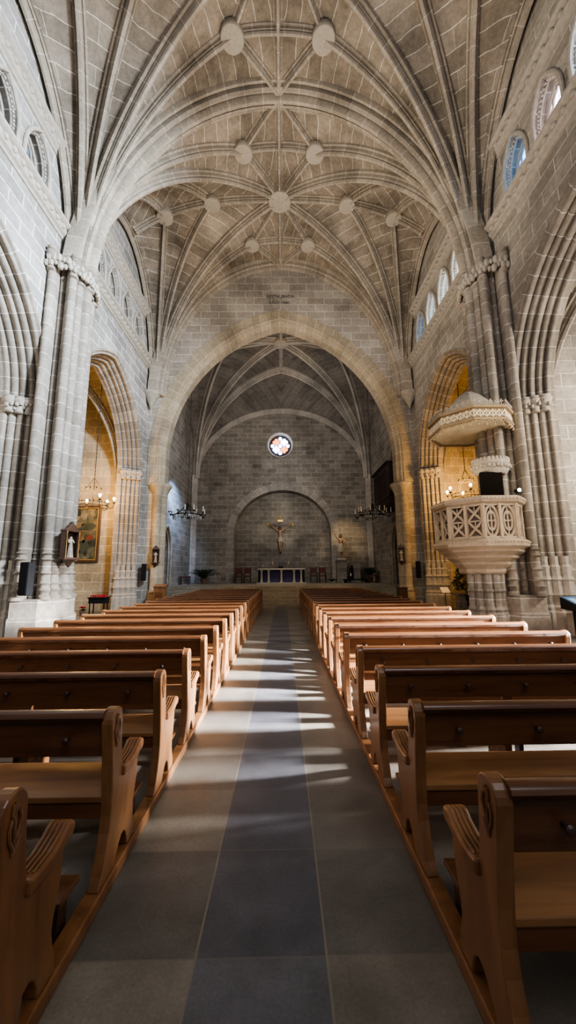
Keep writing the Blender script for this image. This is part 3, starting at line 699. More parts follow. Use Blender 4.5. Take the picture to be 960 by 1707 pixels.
# ------------------------------------------------------------------ pews
PEWL = 2.78
def make_pew(sg):
    """sg=+1: pew stretches to +x from its aisle end (right block); -1: to -x"""
    t = thing('church_pew', 'pew', 'pew')
    def bx(mb, xa, xb, *r): mb.box(min(sg*xa, sg*xb), max(sg*xa, sg*xb), *r)
    def arc(cx, cy, r, a0, a1, n): return [(cx + r*cos(math.radians(a0+(a1-a0)*i/n)), cy + r*sin(math.radians(a0+(a1-a0)*i/n))) for i in range(n+1)]
    out = [(-.045,.07), (-.012,.12), (.022,.20), (.045,.28), (.055,.36), (.050,.48), (.034,.62), (.012,.75), (0,.835)] + arc(.068, .838, .068, 180, 0, 10)[1:] + \
          [(.142,.74), (.158,.62), (.172,.545), (.19,.505), (.24,.495), (.33,.50), (.40,.515), (.408,.47), (.40,.40), (.385,.33), (.368,.275), (.365,.235), (.378,.18), (.40,.13), (.405,.07),
           (.30,.07), (.288,.115), (.268,.155), (.24,.178), (.21,.175), (.18,.150), (.15,.11), (.13,.07)]
    for x0 in (0, PEWL - .062):
        mb = MB(); mb.prism(out, lambda a, b, d: (sg*(x0 + d), a, b), 0, .062); e = mb.build('end_panel', M['wood_end'], t, bevel=.007)
        xf = -.004 if x0 == 0 else PEWL + .004
        cv = MB()
        for q in ([(.065,.70), (.068,.76), (.06,.82), (.068,.87)], [(.064,.72), (.045,.755), (.04,.79), (.05,.82)], [(.066,.745), (.09,.775), (.095,.81), (.085,.835)], [(.066,.80), (.05,.835), (.055,.865)], [(.067,.70), (.085,.725), (.09,.75)]):
            cv.tube([(sg*xf, a, b) for a, b in q], .006, 5)
        cv.build('carved_leaf', M['wood_end'], e, smooth=True)
        ar = MB(); aro = [(.165,.50), (.28,.498), (.36,.512), (.405,.532), (.435,.53), (.455,.548), (.458,.575), (.438,.598), (.405,.598), (.365,.575), (.30,.556), (.23,.552), (.165,.56)]
        xa = x0 - .018; ar.prism(aro, lambda a, b, d: (sg*(xa + d), a, b), 0, .098); a_ = ar.build('armrest', M['wood_end'], t, bevel=.012)
        gv = MB()
        for k in range(4):
            xx = x0 + .0 + .02*k; gv.tube([(sg*xx, .20, .556), (sg*xx, .30, .560), (sg*xx, .365, .579), (sg*xx, .40, .599), (sg*xx, .425, .599)], .0045, 5)
        gv.build('carved_ridge', M['wood_end'], a_, smooth=True)
    P = []
    for i in range(16):
        a = 2*pi*i/16; P.append((.036 + .052*cos(a)*(1 if sin(a) > -.3 else .75), .868 + .036*sin(a) - (.006*cos(a))))
    mb = MB(); mb.prism(P, lambda a, b, d: (sg*d, a, b), .05, PEWL - .05); mb.build('top_rail', M['wood'], t, smooth=True)
    mb = MB(); mb.prism([(.030,.845), (.044,.66), (.066,.66), (.052,.845)], lambda a, b, d: (sg*d, a, b), .055, PEWL - .055); mb.build('backrest', M['wood'], t, bevel=.003)
    mb = MB(); mb.prism([(.05,.425), (.39,.437), (.415,.445), (.415,.465), (.39,.470), (.05,.458)], lambda a, b, d: (sg*d, a, b), .055, PEWL - .055); mb.build('seat', M['wood_seat'], t, bevel=.006)
    mb = MB(); bx(mb, .055, PEWL - .055, .06, .085, .345, .425); mb.build('seat_apron', M['wood'], t, bevel=.003)
    for fr in (.355, .68):
        mb = MB(); x = PEWL*fr; bx(mb, x, x+.075, .045, .075, .45, .67); bx(mb, x+.01, x+.065, .09, .36, 0, .43); mb.build('support_post', M['wood'], t, bevel=.004)
    for k in range(6):
        x = PEWL*(k+.55)/6.1
        mb = MB(); mb.lathe([(.011, 0), (.009, .02), (.010, .028), (.019, .034), (.020, .042), (.013, .05), (.001, .052)], (0,0,0), 10, Matrix.Translation((sg*x, .039, .755)) @ Matrix.Rotation(pi/2, 4, 'X')); mb.build('hat_peg', M['wood_dark'], t, smooth=True)
    kb = MB(); bx(kb, .06, PEWL - .06, -.285, -.12, .185, .212); k_ = kb.build('kneeler', M['wood'], t, bevel=.005)
    for x in (.09, PEWL*.5, PEWL - .13):
        mb = MB(); bx(mb, x, x+.04, -.24, -.165, 0, .186); mb.build('kneeler_leg', M['wood_dark'], k_)
    return t
ORD = ['nearest', 'second', 'third', 'fourth', 'fifth', 'sixth', 'seventh', 'eighth', 'ninth', 'tenth', 'eleventh', 'twelfth', 'thirteenth', 'fourteenth', 'fifteenth', 'sixteenth', 'seventeenth', 'eighteenth', 'nineteenth', 'twentieth']
for sg, nm, x0, yb, dy in ((-1, 'left', -.872, 1.375, .806), (1, 'right', .802, 1.43, .81)):
    base = make_pew(sg)
    for k in range(20):
        p = base if k == 0 else copy_tree(base)
        p.location = (x0, yb + dy*k, 0); p['group'] = 'pews in the %s block' % nm
        p['label'] = ('varnished wooden pew at the camera, first row of the %s block' % nm if k == 0 else
                      'varnished wooden pew farthest from the camera in the %s block, before the steps' % nm if k == 19 else
                      'varnished wooden pew in the %s block, %s row from the camera' % (nm, ORD[k]))
    kb = MB(); xs = sorted((x0 - sg*.012, x0 + sg*.075)); kb.box(xs[0], xs[1], .6, yb + dy*19 + .55, 0, .068)
    tag(kb.build('floor_rail', M['wood_end'], bevel=.008), 'long wooden floor rail under the aisle ends of the %s pews' % nm, 'floor rail')
    kb = MB(); xs = sorted((x0 + sg*(PEWL-.075), x0 + sg*(PEWL+.012))); kb.box(xs[0], xs[1], .6, yb + dy*19 + .55, 0, .068)
    tag(kb.build('floor_rail', M['wood_end'], bevel=.008), 'wooden floor rail under the outer ends of the %s pews' % nm, 'floor rail')

# ------------------------------------------------------------------ figures
def figure(name, joints, edges, mat, parent=None, loc=(0,0,0), sub=2, scale=1., rz=0):
    """joints: {key:(x,y,z,r)}; first key is the root of the skin"""
    keys = list(joints); idx = {k: i for i, k in enumerate(keys)}
    me = bpy.data.meshes.new(name)
    c, s = cos(rz), sin(rz)
    me.from_pydata([((v[0]*c - v[1]*s)*scale + loc[0], (v[0]*s + v[1]*c)*scale + loc[1], v[2]*scale + loc[2]) for v in joints.values()], [(idx[a], idx[b]) for a, b in edges], [])
    me.materials.append(mat); o = bpy.data.objects.new(name, me); COL.objects.link(o)
    if parent: o.parent = parent
    m = o.modifiers.new('skin', 'SKIN'); m.use_smooth_shade = True
    for i, v in enumerate(joints.values()):
        sv = me.skin_vertices[0].data[i]; r = v[3]; sv.radius = (r*scale, (v[4] if len(v) > 4 else r)*scale); sv.use_root = (i == 0)
    o.modifiers.new('sub', 'SUBSURF').levels = sub; o.modifiers['sub'].render_levels = sub
    # bake so the surface is an ordinary mesh
    dg = bpy.context.evaluated_depsgraph_get(); em = bpy.data.meshes.new_from_object(o.evaluated_get(dg))
    o.modifiers.clear(); o.data = em; em.materials.clear(); em.materials.append(mat); em.shade_smooth()
    return o
def chain(*ks): return list(zip(ks[:-1], ks[1:]))
def add_hand(J, E, wrist, d, side, nrm, s=1., curl=.4):
    """five unequal fingers from a wrist key; d = pointing direction, side = thumb side, nrm = curl direction"""
    w = Vector(J[wrist][:3]); d = Vector(d).normalized(); sd = Vector(side).normalized(); nr = Vector(nrm).normalized()
    pl = w + d*.085*s; J[wrist+'_palm'] = (*pl, .030*s); E.append((wrist, wrist+'_palm'))
    for k, (off, ln) in enumerate(((.027, .068), (.009, .078), (-.010, .072), (-.028, .055))):
        a = pl + sd*off*s + d*.012*s; b = a + d*ln*.55*s + nr*ln*.25*curl*s; c_ = b + d*ln*.35*s + nr*ln*.5*curl*s
        for q, p, r in (('a', a, .010), ('b', b, .0085), ('c', c_, .006)): J['%s_f%d%s' % (wrist, k, q)] = (*p, r*s)
        E += [(wrist+'_palm', '%s_f%da' % (wrist, k)), ('%s_f%da' % (wrist, k), '%s_f%db' % (wrist, k)), ('%s_f%db' % (wrist, k), '%s_f%dc' % (wrist, k))]
    a = w + d*.04*s + sd*.032*s; b = a + d*.035*s + sd*.022*s
    J[wrist+'_ta'] = (*a, .012*s); J[wrist+'_tb'] = (*b, .008*s); E += [(wrist, wrist+'_ta'), (wrist+'_ta', wrist+'_tb')]
def head_parts(parent, c, r, skin, hairmat, beard=True, yaw_=0, tilt=0, long_hair=True, hp=None):
    """face details around a head centre c (facing -y)"""
    R_ = Matrix.Rotation(yaw_, 4, 'Z') @ Matrix.Rotation(tilt, 4, 'Y'); cv = Vector(c)
    T_ = lambda x, y, z: tuple(cv + R_ @ Vector((x*r, y*r, z*r)))
    mb = MB(); mb.ball(T_(0, -.92, -.12), .16*r, 8, 6, (.8, 1.1, 1.5)); mb.ball(T_(0, -.80, .15), .12*r, 8, 6, (3.4, .9, .6))
    for sx in (-1, 1): mb.ball(T_(sx*.82, .05, -.08), .2*r, 8, 6, (.5, .8, 1.3))
    mb.ball(T_(0, -.84, -.52), .13*r, 8, 6, (1.9, .6, .5)); f_ = mb.build('face', skin, parent, smooth=True)
    mb = MB()
    for sx in (-1, 1): mb.ball(T_(sx*.32, -.86, .06), .09*r, 6, 4, (1.3, .6, .8))
    mb.build('eye', M['wood_dark'], f_, smooth=True)
    mb = MB()
    rows = []
    for i in range(8):
        a = pi/2*i/7; rows.append([T_(1.08*cos(a)*cos(b), 1.1*cos(a)*sin(b) + .12, 1.22*sin(a)*1.0 + .15) for b in [2*pi*k/14 for k in range(14)]])
    mb.grid(rows, close=True)
    if long_hair:
        for sx in (-1, 0, 1): mb.tube([T_(sx*.75, .5 + .35*(sx == 0), .3), T_(sx*.85, .6 + .35*(sx == 0), -.5), T_(sx*.7, .55 + .35*(sx == 0), -1.3)], [.35*r, .38*r, .15*r], 8)
    mb.build('hair', hairmat, parent, smooth=True)
    if beard:
        mb = MB(); mb.tube([T_(-.6, -.45, -.4), T_(-.35, -.75, -.85), T_(0, -.85, -1.02), T_(.35, -.75, -.85), T_(.6, -.45, -.4)], [.15*r, .26*r, .34*r, .26*r, .15*r], 8); mb.build('beard', hairmat, parent, smooth=True)

def drape(mb, cz0, cz1, pts_r, folds=10, depth=.12, loc=(0,0,0), n=60, close=True):
    """cloth skirt: list of (z, rx, ry, dx, dy) with vertical folds"""
    rows = []
    for i, (z, rx, ry, dx, dy) in enumerate(pts_r):
        k = i/(len(pts_r)-1)
        rows.append([(loc[0] + dx + rx*cos(2*pi*j/n)*(1 + depth*k*sin(folds*2*pi*j/n + i*.3)), loc[1] + dy + ry*sin(2*pi*j/n)*(1 + depth*k*sin(folds*2*pi*j/n + i*.3)), loc[2] + z) for j in range(n)])
    mb.grid(rows, close=True)

# crucifix on the niche wall
cx0, cy0 = -.13, SY1 + .85
t = thing('crucifix', 'large wooden crucifix with gilt ends hanging on the niche wall above the altar', 'crucifix', (cx0, cy0, 3.1))
mb = MB(); mb.box(-.07, .07, 0, .09, -.1, 2.45); cr = mb.build('cross_post', M['wood_dark'], t, bevel=.01)
mb = MB(); mb.box(-.86, .86, -.01, .08, 1.92, 2.06); mb.build('cross_beam', M['wood_dark'], t, bevel=.01)
for (x, z) in ((-.9, 1.99), (.9, 1.99), (0, 2.52)):
    mb = MB()
    for dx, dz in ((-.07, 0), (.07, 0), (0, .07), (0, -.07)): mb.ball((x+dx, .03, z+dz), .065, 10, 6, (1, .5, 1))
    mb.build('gilt_finial', M['gold'], t, smooth=True)
mb = MB(); mb.box(-.2, .2, -.02, .0, 2.22, 2.38); mb.build('title_board', M['gold'], t, bevel=.01)
J = {'pelvis': (0,-.13,.98,.115,.09), 'waist': (.01,-.14,1.14,.10,.085), 'chest': (0,-.14,1.36,.135,.095), 'neckb': (0,-.14,1.53,.07), 'neck': (0,-.15,1.60,.05), 'head': (-.03,-.17,1.69,.075,.085), 'crown': (-.04,-.16,1.78,.06,.07),
     'ls': (-.17,-.13,1.52,.055), 'le': (-.44,-.11,1.74,.042), 'lw': (-.68,-.07,1.93,.028), 'rs': (.17,-.13,1.52,.055), 're': (.44,-.11,1.74,.042), 'rw': (.68,-.07,1.93,.028),
     'lh': (-.075,-.14,.90,.09), 'lk': (-.06,-.22,.50,.06), 'la': (-.02,-.12,.10,.036), 'lt': (-.02,-.17,-.02,.03), 'rh': (.075,-.14,.90,.09), 'rk': (.06,-.22,.49,.06), 'ra': (.02,-.14,.12,.036), 'rt': (.03,-.19,-.01,.03)}
E_ = chain('pelvis','waist','chest','neckb','neck','head','crown') + chain('neckb','ls','le','lw') + chain('neckb','rs','re','rw') + chain('pelvis','lh','lk','la','lt') + chain('pelvis','rh','rk','ra','rt')
add_hand(J, E_, 'lw', (-.9,0,.25), (0,-.2,1), (0,-1,0)); add_hand(J, E_, 'rw', (.9,0,.25), (0,-.2,1), (0,-1,0))
bd = figure('body', J, E_, M['skin'], t)
head_parts(bd, (-.032,-.175,1.715), .092, M['skin'], M['wood_dark'], True, 0, -.2)
mb = MB(); drape(mb, 0, 0, [(1.06,.135,.11,0,-.14), (.98,.16,.13,0,-.145), (.85,.17,.135,0,-.15), (.72,.165,.12,.0,-.17)], 7, .10)
mb.tube([(.14,-.2,1.0), (.2,-.2,.9), (.19,-.2,.72), (.22,-.19,.6)], [.03,.05,.05,.02], 8); mb.build('loincloth', M['cloth_white'], bd, smooth=True)
mb = MB(); n_ = 30; mb.tube([(-.035 + .10*cos(2*pi*i/n_), -.172 + .10*sin(2*pi*i/n_), 1.755 + .012*sin(i*2.6)) for i in range(n_+1)], .014, 6); mb.build('thorn_crown', M['wood_dark'], bd, smooth=True)

# saint with the raised arm on the stone pedestal
px, py = 4.03, 25.45
pd = MB(); pd.box(-.37, .37, -.42, .42, 0, .14); pd.box(-.31, .31, -.36, .36, .14, 1.38); pd.box(-.36, .36, -.41, .41, 1.38, 1.46); pd.box(-.33, .33, -.38, .38, 1.46, 1.52)
o = tag(pd.build('pedestal', M['end'], bevel=.012), 'square stone pedestal under the saint with a raised arm', 'pedestal'); o.location = (px, py, SZ)
t = thing('saint_statue', 'painted saint statue raising one arm, standing on the stone pedestal', 'statue', (px, py, SZ+1.52))
b_ = MB(); b_.box(-.29, .29, -.30, .30, 0, .10); b_.build('statue_base', M['white'], t, bevel=.012)
J = {'pelvis': (0,0,.93,.125,.10), 'waist': (.02,.0,1.08,.105,.09), 'chest': (.0,.01,1.29,.145,.10), 'neckb': (-.01,0,1.45,.075), 'neck': (0,-.01,1.52,.055), 'head': (.015,-.03,1.60,.08,.09), 'crown': (.02,-.02,1.70,.065,.07),
     'ls': (-.19,0,1.44,.06), 'le': (-.34,-.05,1.64,.045), 'lw': (-.45,-.08,1.86,.031), 'rs': (.19,0,1.42,.06), 're': (.33,-.04,1.22,.046), 'rw': (.22,-.22,1.16,.031),
     'lh': (-.09,0,.86,.095), 'lk': (-.10,-.06,.52,.065), 'la': (-.11,.0,.17,.042), 'lt': (-.13,-.14,.125,.032), 'rh': (.09,0,.86,.095), 'rk': (.13,-.13,.53,.065), 'ra': (.14,.0,.19,.042), 'rt': (.17,-.12,.13,.032)}
E_ = chain('pelvis','waist','chest','neckb','neck','head','crown') + chain('neckb','ls','le','lw') + chain('neckb','rs','re','rw') + chain('pelvis','lh','lk','la','lt') + chain('pelvis','rh','rk','ra','rt')
add_hand(J, E_, 'lw', (-.35,0,.9), (.9,0,.3), (0,-1,0)); add_hand(J, E_, 'rw', (-.7,-.6,0), (0,0,1), (0,.8,-.3))
bd = figure('body', J, E_, M['skin'], t)
head_parts(bd, (.016,-.025,1.635), .098, M['skin'], M['wood_dark'])
mb = MB(); drape(mb, 0, 0, [(1.12,.135,.115,.015,0), (1.0,.165,.14,0,0), (.84,.20,.155,0,-.01), (.68,.205,.16,.01,-.03), (.54,.195,.165,.02,-.05)], 9, .10)
mb.build('tunic', M['cloth_white'], bd, smooth=True)
mb = MB(); mb.grid([[(.05+.02*j, .13 + .015*sin(j*1.6), z - .03*j) for j in range(9)] for z in (1.46, 1.2, .9, .6, .40)]); mb.grid([[(-.20 + .045*j, -.10 - .03*sin(j*.8), 1.47 - .055*j + dz) for j in range(9)] for dz in (.0, -.09, -.16)])
mb.build('mantle', M['statue_brown'], bd, smooth=True)

# boxed wall shrines with a small saint
def shrine(loc, rz, label, s=1., light=True):
    t = thing('wall_shrine', label, 'shrine', loc, rz)      # local: opens to -y, wall at +y
    mb = MB(); mb.box(-.19*s, .19*s, .12*s, .15*s, 0, .80*s); mb.box(-.21*s, -.18*s, -.06*s, .15*s, 0, .74*s); mb.box(.18*s, .21*s, -.06*s, .15*s, 0, .74*s); mb.box(-.25*s, .25*s, -.12*s, .16*s, -.06*s, 0); mb.box(-.23*s, .23*s, -.09*s, .16*s, .74*s, .80*s)
    mb.build('case', M['wood_dark'], t, bevel=.006)
    mb = MB(); mb.prism([(-.22*s,.80*s), (-.14*s,.84*s), (-.1*s,.92*s), (-.04*s,.96*s), (0,1.04*s), (.04*s,.96*s), (.1*s,.92*s), (.14*s,.84*s), (.22*s,.80*s)], lambda a, b, d: (a, d, b), -.06*s, .10*s); mb.build('crest', M['wood_dark'], t, bevel=.008)
    mb = MB()
    for sx in (-1, 1):
        mb.lathe([(.012*s,0), (.02*s,.02*s), (.012*s,.05*s), (.012*s,.66*s), (.02*s,.70*s), (.012*s,.74*s)], (sx*.2*s, -.085*s, 0), 8)
    mb.build('colonnette', M['brass'], t, smooth=True)
    mb = MB(); mb.lathe([(.02*s,-.28*s), (.06*s,-.22*s), (.10*s,-.14*s), (.20*s,-.06*s)], (0, .02*s, 0), 12); mb.build('bracket', M['wood_dark'], t, smooth=True)
    J = {'p': (0,0,.30*s,.05*s), 'w': (0,0,.37*s,.042*s), 'c': (0,0,.46*s,.055*s,.04*s), 'n': (0,0,.525*s,.024*s), 'h': (0,-.005*s,.565*s,.036*s), 'k': (0,0,.605*s,.03*s), 'a': (-.07*s,0,.51*s,.024*s), 'b': (-.09*s,-.03*s,.42*s,.02*s), 'd': (-.03*s,-.07*s,.42*s,.013*s), 'e': (.07*s,0,.51*s,.024*s), 'f': (.09*s,-.03*s,.42*s,.02*s), 'g': (.03*s,-.07*s,.44*s,.013*s)}
    st = figure('small_saint', J, chain('p','w','c','n','h','k') + chain('c','a','b','d') + chain('c','e','f','g'), M['cloth_white'], t, sub=1)
    mb = MB(); drape(mb, 0, 0, [(.42*s,.05*s,.045*s,0,0), (.3*s,.065*s,.06*s,0,0), (.12*s,.08*s,.07*s,0,0), (.0,.095*s,.08*s,0,0)], 8, .1, n=40); mb.build('robe', M['robe'], st, smooth=True)
    return t
shrine((-5.78, 10.25, 2.08), pi/2 - .35, 'dark wooden wall shrine with a white saint on the left pier', .95)
shrine((-5.98, 17.72, 2.14), .25, 'small dark wall shrine beside the left chancel arch', .8)
shrine((5.72, 17.72, 2.14), -.25, 'small dark wall shrine beside the right chancel arch', .8)

# ------------------------------------------------------------------ altar and what stands in the sanctuary
t = thing('altar_table', 'white marble altar table on five short columns with dark frontal', 'altar', (-.05, 24.4, SZ))
mb = MB(); mb.box(-1.52, 1.52, -.45, .45, .88, .97); mb.build('altar_slab', M['white'], t, bevel=.01)
for x in (-1.28, -.82, 0, .82, 1.28):
    mb = MB(); mb.lathe([(.105,.07), (.105,.13), (.075,.16), (.065,.2), (.06,.72), (.08,.75), (.10,.80), (.11,.88)], (x, -.30, 0), 14); mb.build('column', M['white'], t, smooth=True)
for x in (-1.44, 1.44):
    mb = MB(); mb.box(x-.045, x+.045, -.36, .36, .07, .88); mb.build('end_support', M['black'], t)
mb = MB(); mb.box(-1.4, 1.4, -.05, .0, .09, .86); mb.build('frontal', M['violet'], t)
mb = MB(); mb.box(-1.6, 1.6, -.6, .55, 0, .07); mb.build('altar_footing', M['white'], t, bevel=.01)
rnd = random.Random(4)
lf = MB()
for k in range(60):
    a = rnd.uniform(0, 2*pi); p = Vector((rnd.uniform(-1, 1)*.1, 0, .02)); d = Vector((cos(a), sin(a)*.5, rnd.uniform(.1, .9))).normalized()
    q = p + d*rnd.uniform(.12, .26); s_ = Vector((-d.y, d.x, .2)).normalized()*.03; lf.face([p, p + (q-p)*.5 + s_, q, p + (q-p)*.5 - s_])
o = tag(lf.build('leafy_arrangement', M['leaf']), 'low dark leafy arrangement in the middle of the altar', 'plant'); o.location = (-.08, 24.4, SZ+.97)
def candlestick(loc, h, label):
    t = thing('candlestick', label, 'candlestick', loc)
    mb = MB(); mb.lathe([(.07,0), (.06,.02), (.018,.05), (.016,h*.4), (.03,h*.45), (.016,h*.5), (.045,h*.55), (.045,h*.58), (.015,h*.58)], n=12); mb.build('holder', M['brass'], t, smooth=True)
    mb = MB(); mb.lathe([(.014,h*.58), (.014,h), (.003,h+.015)], n=8); mb.build('candle', M['candle'], t, smooth=True)
candlestick((-.62, 24.35, SZ+.97), .42, 'brass candlestick on the altar, left of the leafy arrangement')
candlestick((.42, 24.35, SZ+.97), .42, 'brass candlestick on the altar, right of the leafy arrangement')
candlestick((-1.25, 24.35, SZ+.97), .22, 'short candlestick at the left end of the altar')
def make_chair(label, loc):
    t = thing('sanctuary_chair', label, 'chair', loc, 0, 'maroon chairs beside the altar')
    mb = MB(); mb.box(-.24, .24, -.24, .24, .42, .50); mb.build('seat', M['chair_red'], t, bevel=.02)
    mb = MB(); mb.box(-.22, .22, .19, .24, .66, 1.02); mb.build('backrest', M['chair_red'], t, bevel=.015)
    for sx in (-1, 1):
        mb = MB(); mb.box(sx*.22-.025, sx*.22+.025, .19, .245, 0, 1.08); mb.build('leg', M['wood_dark'], t, bevel=.005)
        mb = MB(); mb.box(sx*.22-.025, sx*.22+.025, -.245, -.195, 0, .64); mb.build('leg', M['wood_dark'], t, bevel=.005)
        mb = MB(); mb.box(sx*.22-.03, sx*.22+.03, -.27, .2, .63, .67); mb.build('armrest', M['wood_dark'], t, bevel=.008)
    mb = MB(); mb.box(-.2, .2, -.235, -.205, .18, .22); mb.build('stretcher', M['wood_dark'], t)
    return t
for x, l in ((-2.98, 'outer maroon armchair left of the altar'), (-2.38, 'inner maroon armchair left of the altar, nearer the table'), (2.16, 'inner maroon armchair right of the altar, nearer the table'), (2.76, 'outer maroon armchair right of the altar, nearer the statue')): make_chair(l, (x, 25.6, SZ))
# long-leaved plants
def frond_plant(name, label, loc, r, h, n, mat, pot=True, seed=1, wdt=.05, stem=.25):
    rnd = random.Random(seed); t = thing(name, label, 'plant', loc)
    if pot:
        mb = MB(); mb.lathe([(.16,0), (.22,.30), (.25,.32), (.25,.36), (.21,.36), (.2,.3), (.001,.3)], n=18); mb.build('pot', M['pot'], t, smooth=True)
    lf = MB()
    for k in range(n):
        a = 2*pi*k/n + rnd.uniform(-.3, .3); R = r*rnd.uniform(.55, 1.05); H = h*rnd.uniform(.6, 1.05); pts = []
        for i in range(8):
            u = i/7; pts.append(Vector((R*u*cos(a), R*u*sin(a), stem + H*(1.9*u - 1.35*u*u))))
        sd = Vector((-sin(a), cos(a), 0))
        lf.grid([[p - sd*.006, p, p + sd*.006] for p in pts])
        for i in range(1, 8):      # leaflets both sides of the midrib
            for q in range(2):
                u = (i - .5*q)/7; p = pts[i-1].lerp(pts[i], 1-.5*q); d = (pts[i]-pts[i-1]).normalized(); ln = wdt*4.2*sin(pi*min(1, u*.85+.15))
                for sx in (-1, 1):
                    v = (sd*sx*.85 + d*.55 + Vector((0,0,rnd.uniform(-.35,.1)))).normalized(); e = p + v*ln; mid = p.lerp(e, .45)
                    lf.face([p, mid + d*wdt*.45, e, mid - d*wdt*.45])
    lf.build('foliage', mat, t); return t
frond_plant('potted_palm', 'dark spreading palm before the left corner of the end wall', (-5.2, 24.9, SZ), 1.22, 1.0, 38, M['leaf'], True, 2, .06)
frond_plant('potted_palm', 'dark bushy palm in the right corner behind the statue', (5.85, 24.9, SZ), .6, 1.05, 32, M['leaf'], True, 5)
frond_plant('potted_fern', 'small dark fern on the sanctuary floor beside the right chairs', (3.28, 24.75, SZ), .38, .25, 16, M['leaf'], False, 8, .035, .08)
# seats, panel, bench
def stool(label, loc, w, d, h, rz=0, cat='stool'):
    t = thing('wooden_stool', label, cat, loc, rz)
    mb = MB(); mb.box(-w/2, w/2, -d/2, d/2, h-.07, h); mb.build('seat', M['chair_red'], t, bevel=.015)
    for sx in (-1, 1):
        for sy in (-1, 1):
            mb = MB(); mb.box(sx*(w/2-.05)-.025, sx*(w/2-.05)+.025, sy*(d/2-.05)-.025, sy*(d/2-.05)+.025, 0, h-.07); mb.build('leg', M['wood_dark'], t)
    return t
stool('dark stool against the left sanctuary wall, left of the palm', (-6.1, 23.6, SZ), .62, .42, .52)
stool('low dark stool at the right sanctuary wall', (5.75, 23.8, SZ), .62, .42, .5)
mb = MB(); mb.box(-.85, .85, -.22, .22, .16, .24); mb.box(-.78, -.62, -.18, .18, 0, .16); mb.box(.62, .78, -.18, .18, 0, .16)
o = tag(mb.build('low_bench', M['black'], bevel=.01), 'long low black bench in front of the statue pedestal', 'bench'); o.location = (4.85, 24.5, SZ)
t = thing('tabernacle_stand', 'grey stone stand with a dark panel right of the statue pedestal', 'stand', (5.02, 25.75, SZ))
mb = MB(); mb.box(-.36, .36, -.12, .25, 0, 1.28); mb.build('stand_body', M['end'], t, bevel=.015)
mb = MB(); mb.prism([(-.34,.2), (-.34,.95), (-.29,1.12), (-.24,1.2), (-.19,1.12), (-.14,.95), (-.14,.2)], lambda a, b, d: (a, d, b), -.16, -.12); mb.build('dark_panel', M['black'], t)
mb = MB(); mb.lathe([(.06,.42), (.06,.60), (.001,.62)], (-.34, -.2, 0), 10); mb.build('lamp_glass', M['candle'], t, smooth=True)
# wooden lectern box, low box
t = thing('wooden_lectern', 'brown wooden lectern box beyond the last left pews', 'lectern', (-5.5, 17.15, 0), .1)
mb = MB(); mb.box(-.25, .25, -.2, .2, 0, 1.0); mb.build('body', M['wood_end'], t, bevel=.01)
mb = MB(); mb.prism([(-.24,1.0), (.24,1.0), (.24,1.14), (-.24,1.05)], lambda a, b, d: (d, a, b), -.28, .28); mb.build('slanted_top', M['wood_end'], t, bevel=.008)
mb = MB(); mb.box(-.15, .15, -.25, -.2, .3, .8); mb.build('front_panel', M['wood'], t, bevel=.01)
t = thing('dark_cabinet', 'low dark cabinet beside the right chancel arch', 'cabinet', (5.55, 17.35, 0))
mb = MB(); mb.box(-.2, .2, -.18, .18, 0, .86); mb.build('body', M['wood_dark'], t, bevel=.012); mb = MB(); mb.box(-.23, .23, -.21, .21, .86, .9); mb.build('top', M['wood_dark'], t, bevel=.008)
mb = MB(); mb.box(-.17, .17, -.2, -.18, .06, .8); mb.build('door', M['wood_dark'], t, bevel=.005)
# wooden tribune on the right sanctuary wall
M['tribune'] = wood('tribune_wood', (.020,.011,.008), (.04,.022,.015), .6, (3,3,.6), 0)
t = thing('wooden_tribune', 'dark wooden tribune balcony hung high on the right sanctuary wall', 'balcony', (SW-.002, 20.9, 5.05))
mb = MB()
rows = []
for z, d, k in ((0, .12, .8), (.12, .30, 1.1), (.30, .52, 1.38), (.5, .66, 1.52), (.62, .72, 1.56)):
    rows.append([(0, -k, z), (-d*.75, -k, z), (-d, -k + d*.35, z), (-d, k - d*.35, z), (-d*.75, k, z), (0, k, z)])
mb.grid(rows); mb.face(rows[0]); mb.build('curved_underside', M['tribune'], t)
mb = MB(); mb.box(-.74, 0, -1.58, 1.58, .60, 2.42); mb.build('box', M['tribune'], t, bevel=.015)
mb = MB(); mb.box(-.86, 0, -1.7, 1.7, 2.42, 2.50); mb.box(-.80, 0, -1.64, 1.64, 2.34, 2.42); mb.build('cornice', M['tribune'], t, bevel=.02)
mb = MB()
for y in (-1.1, -.55, 0, .55, 1.1):
    mb.tube([(-.76, y-.2, .75), (-.76, y-.2, 1.8), (-.76, y, 2.15), (-.76, y+.2, 1.8), (-.76, y+.2, .75)], .025, 6)
for x in (-.55, -.2): mb.tube([(x-.12, -1.6, .75), (x-.12, -1.6, 1.8), (x, -1.6, 2.15), (x+.12, -1.6, 1.8), (x+.12, -1.6, .75)], .022, 6)
mb.build('tracery_moulding', M['tribune'], t, smooth=True)

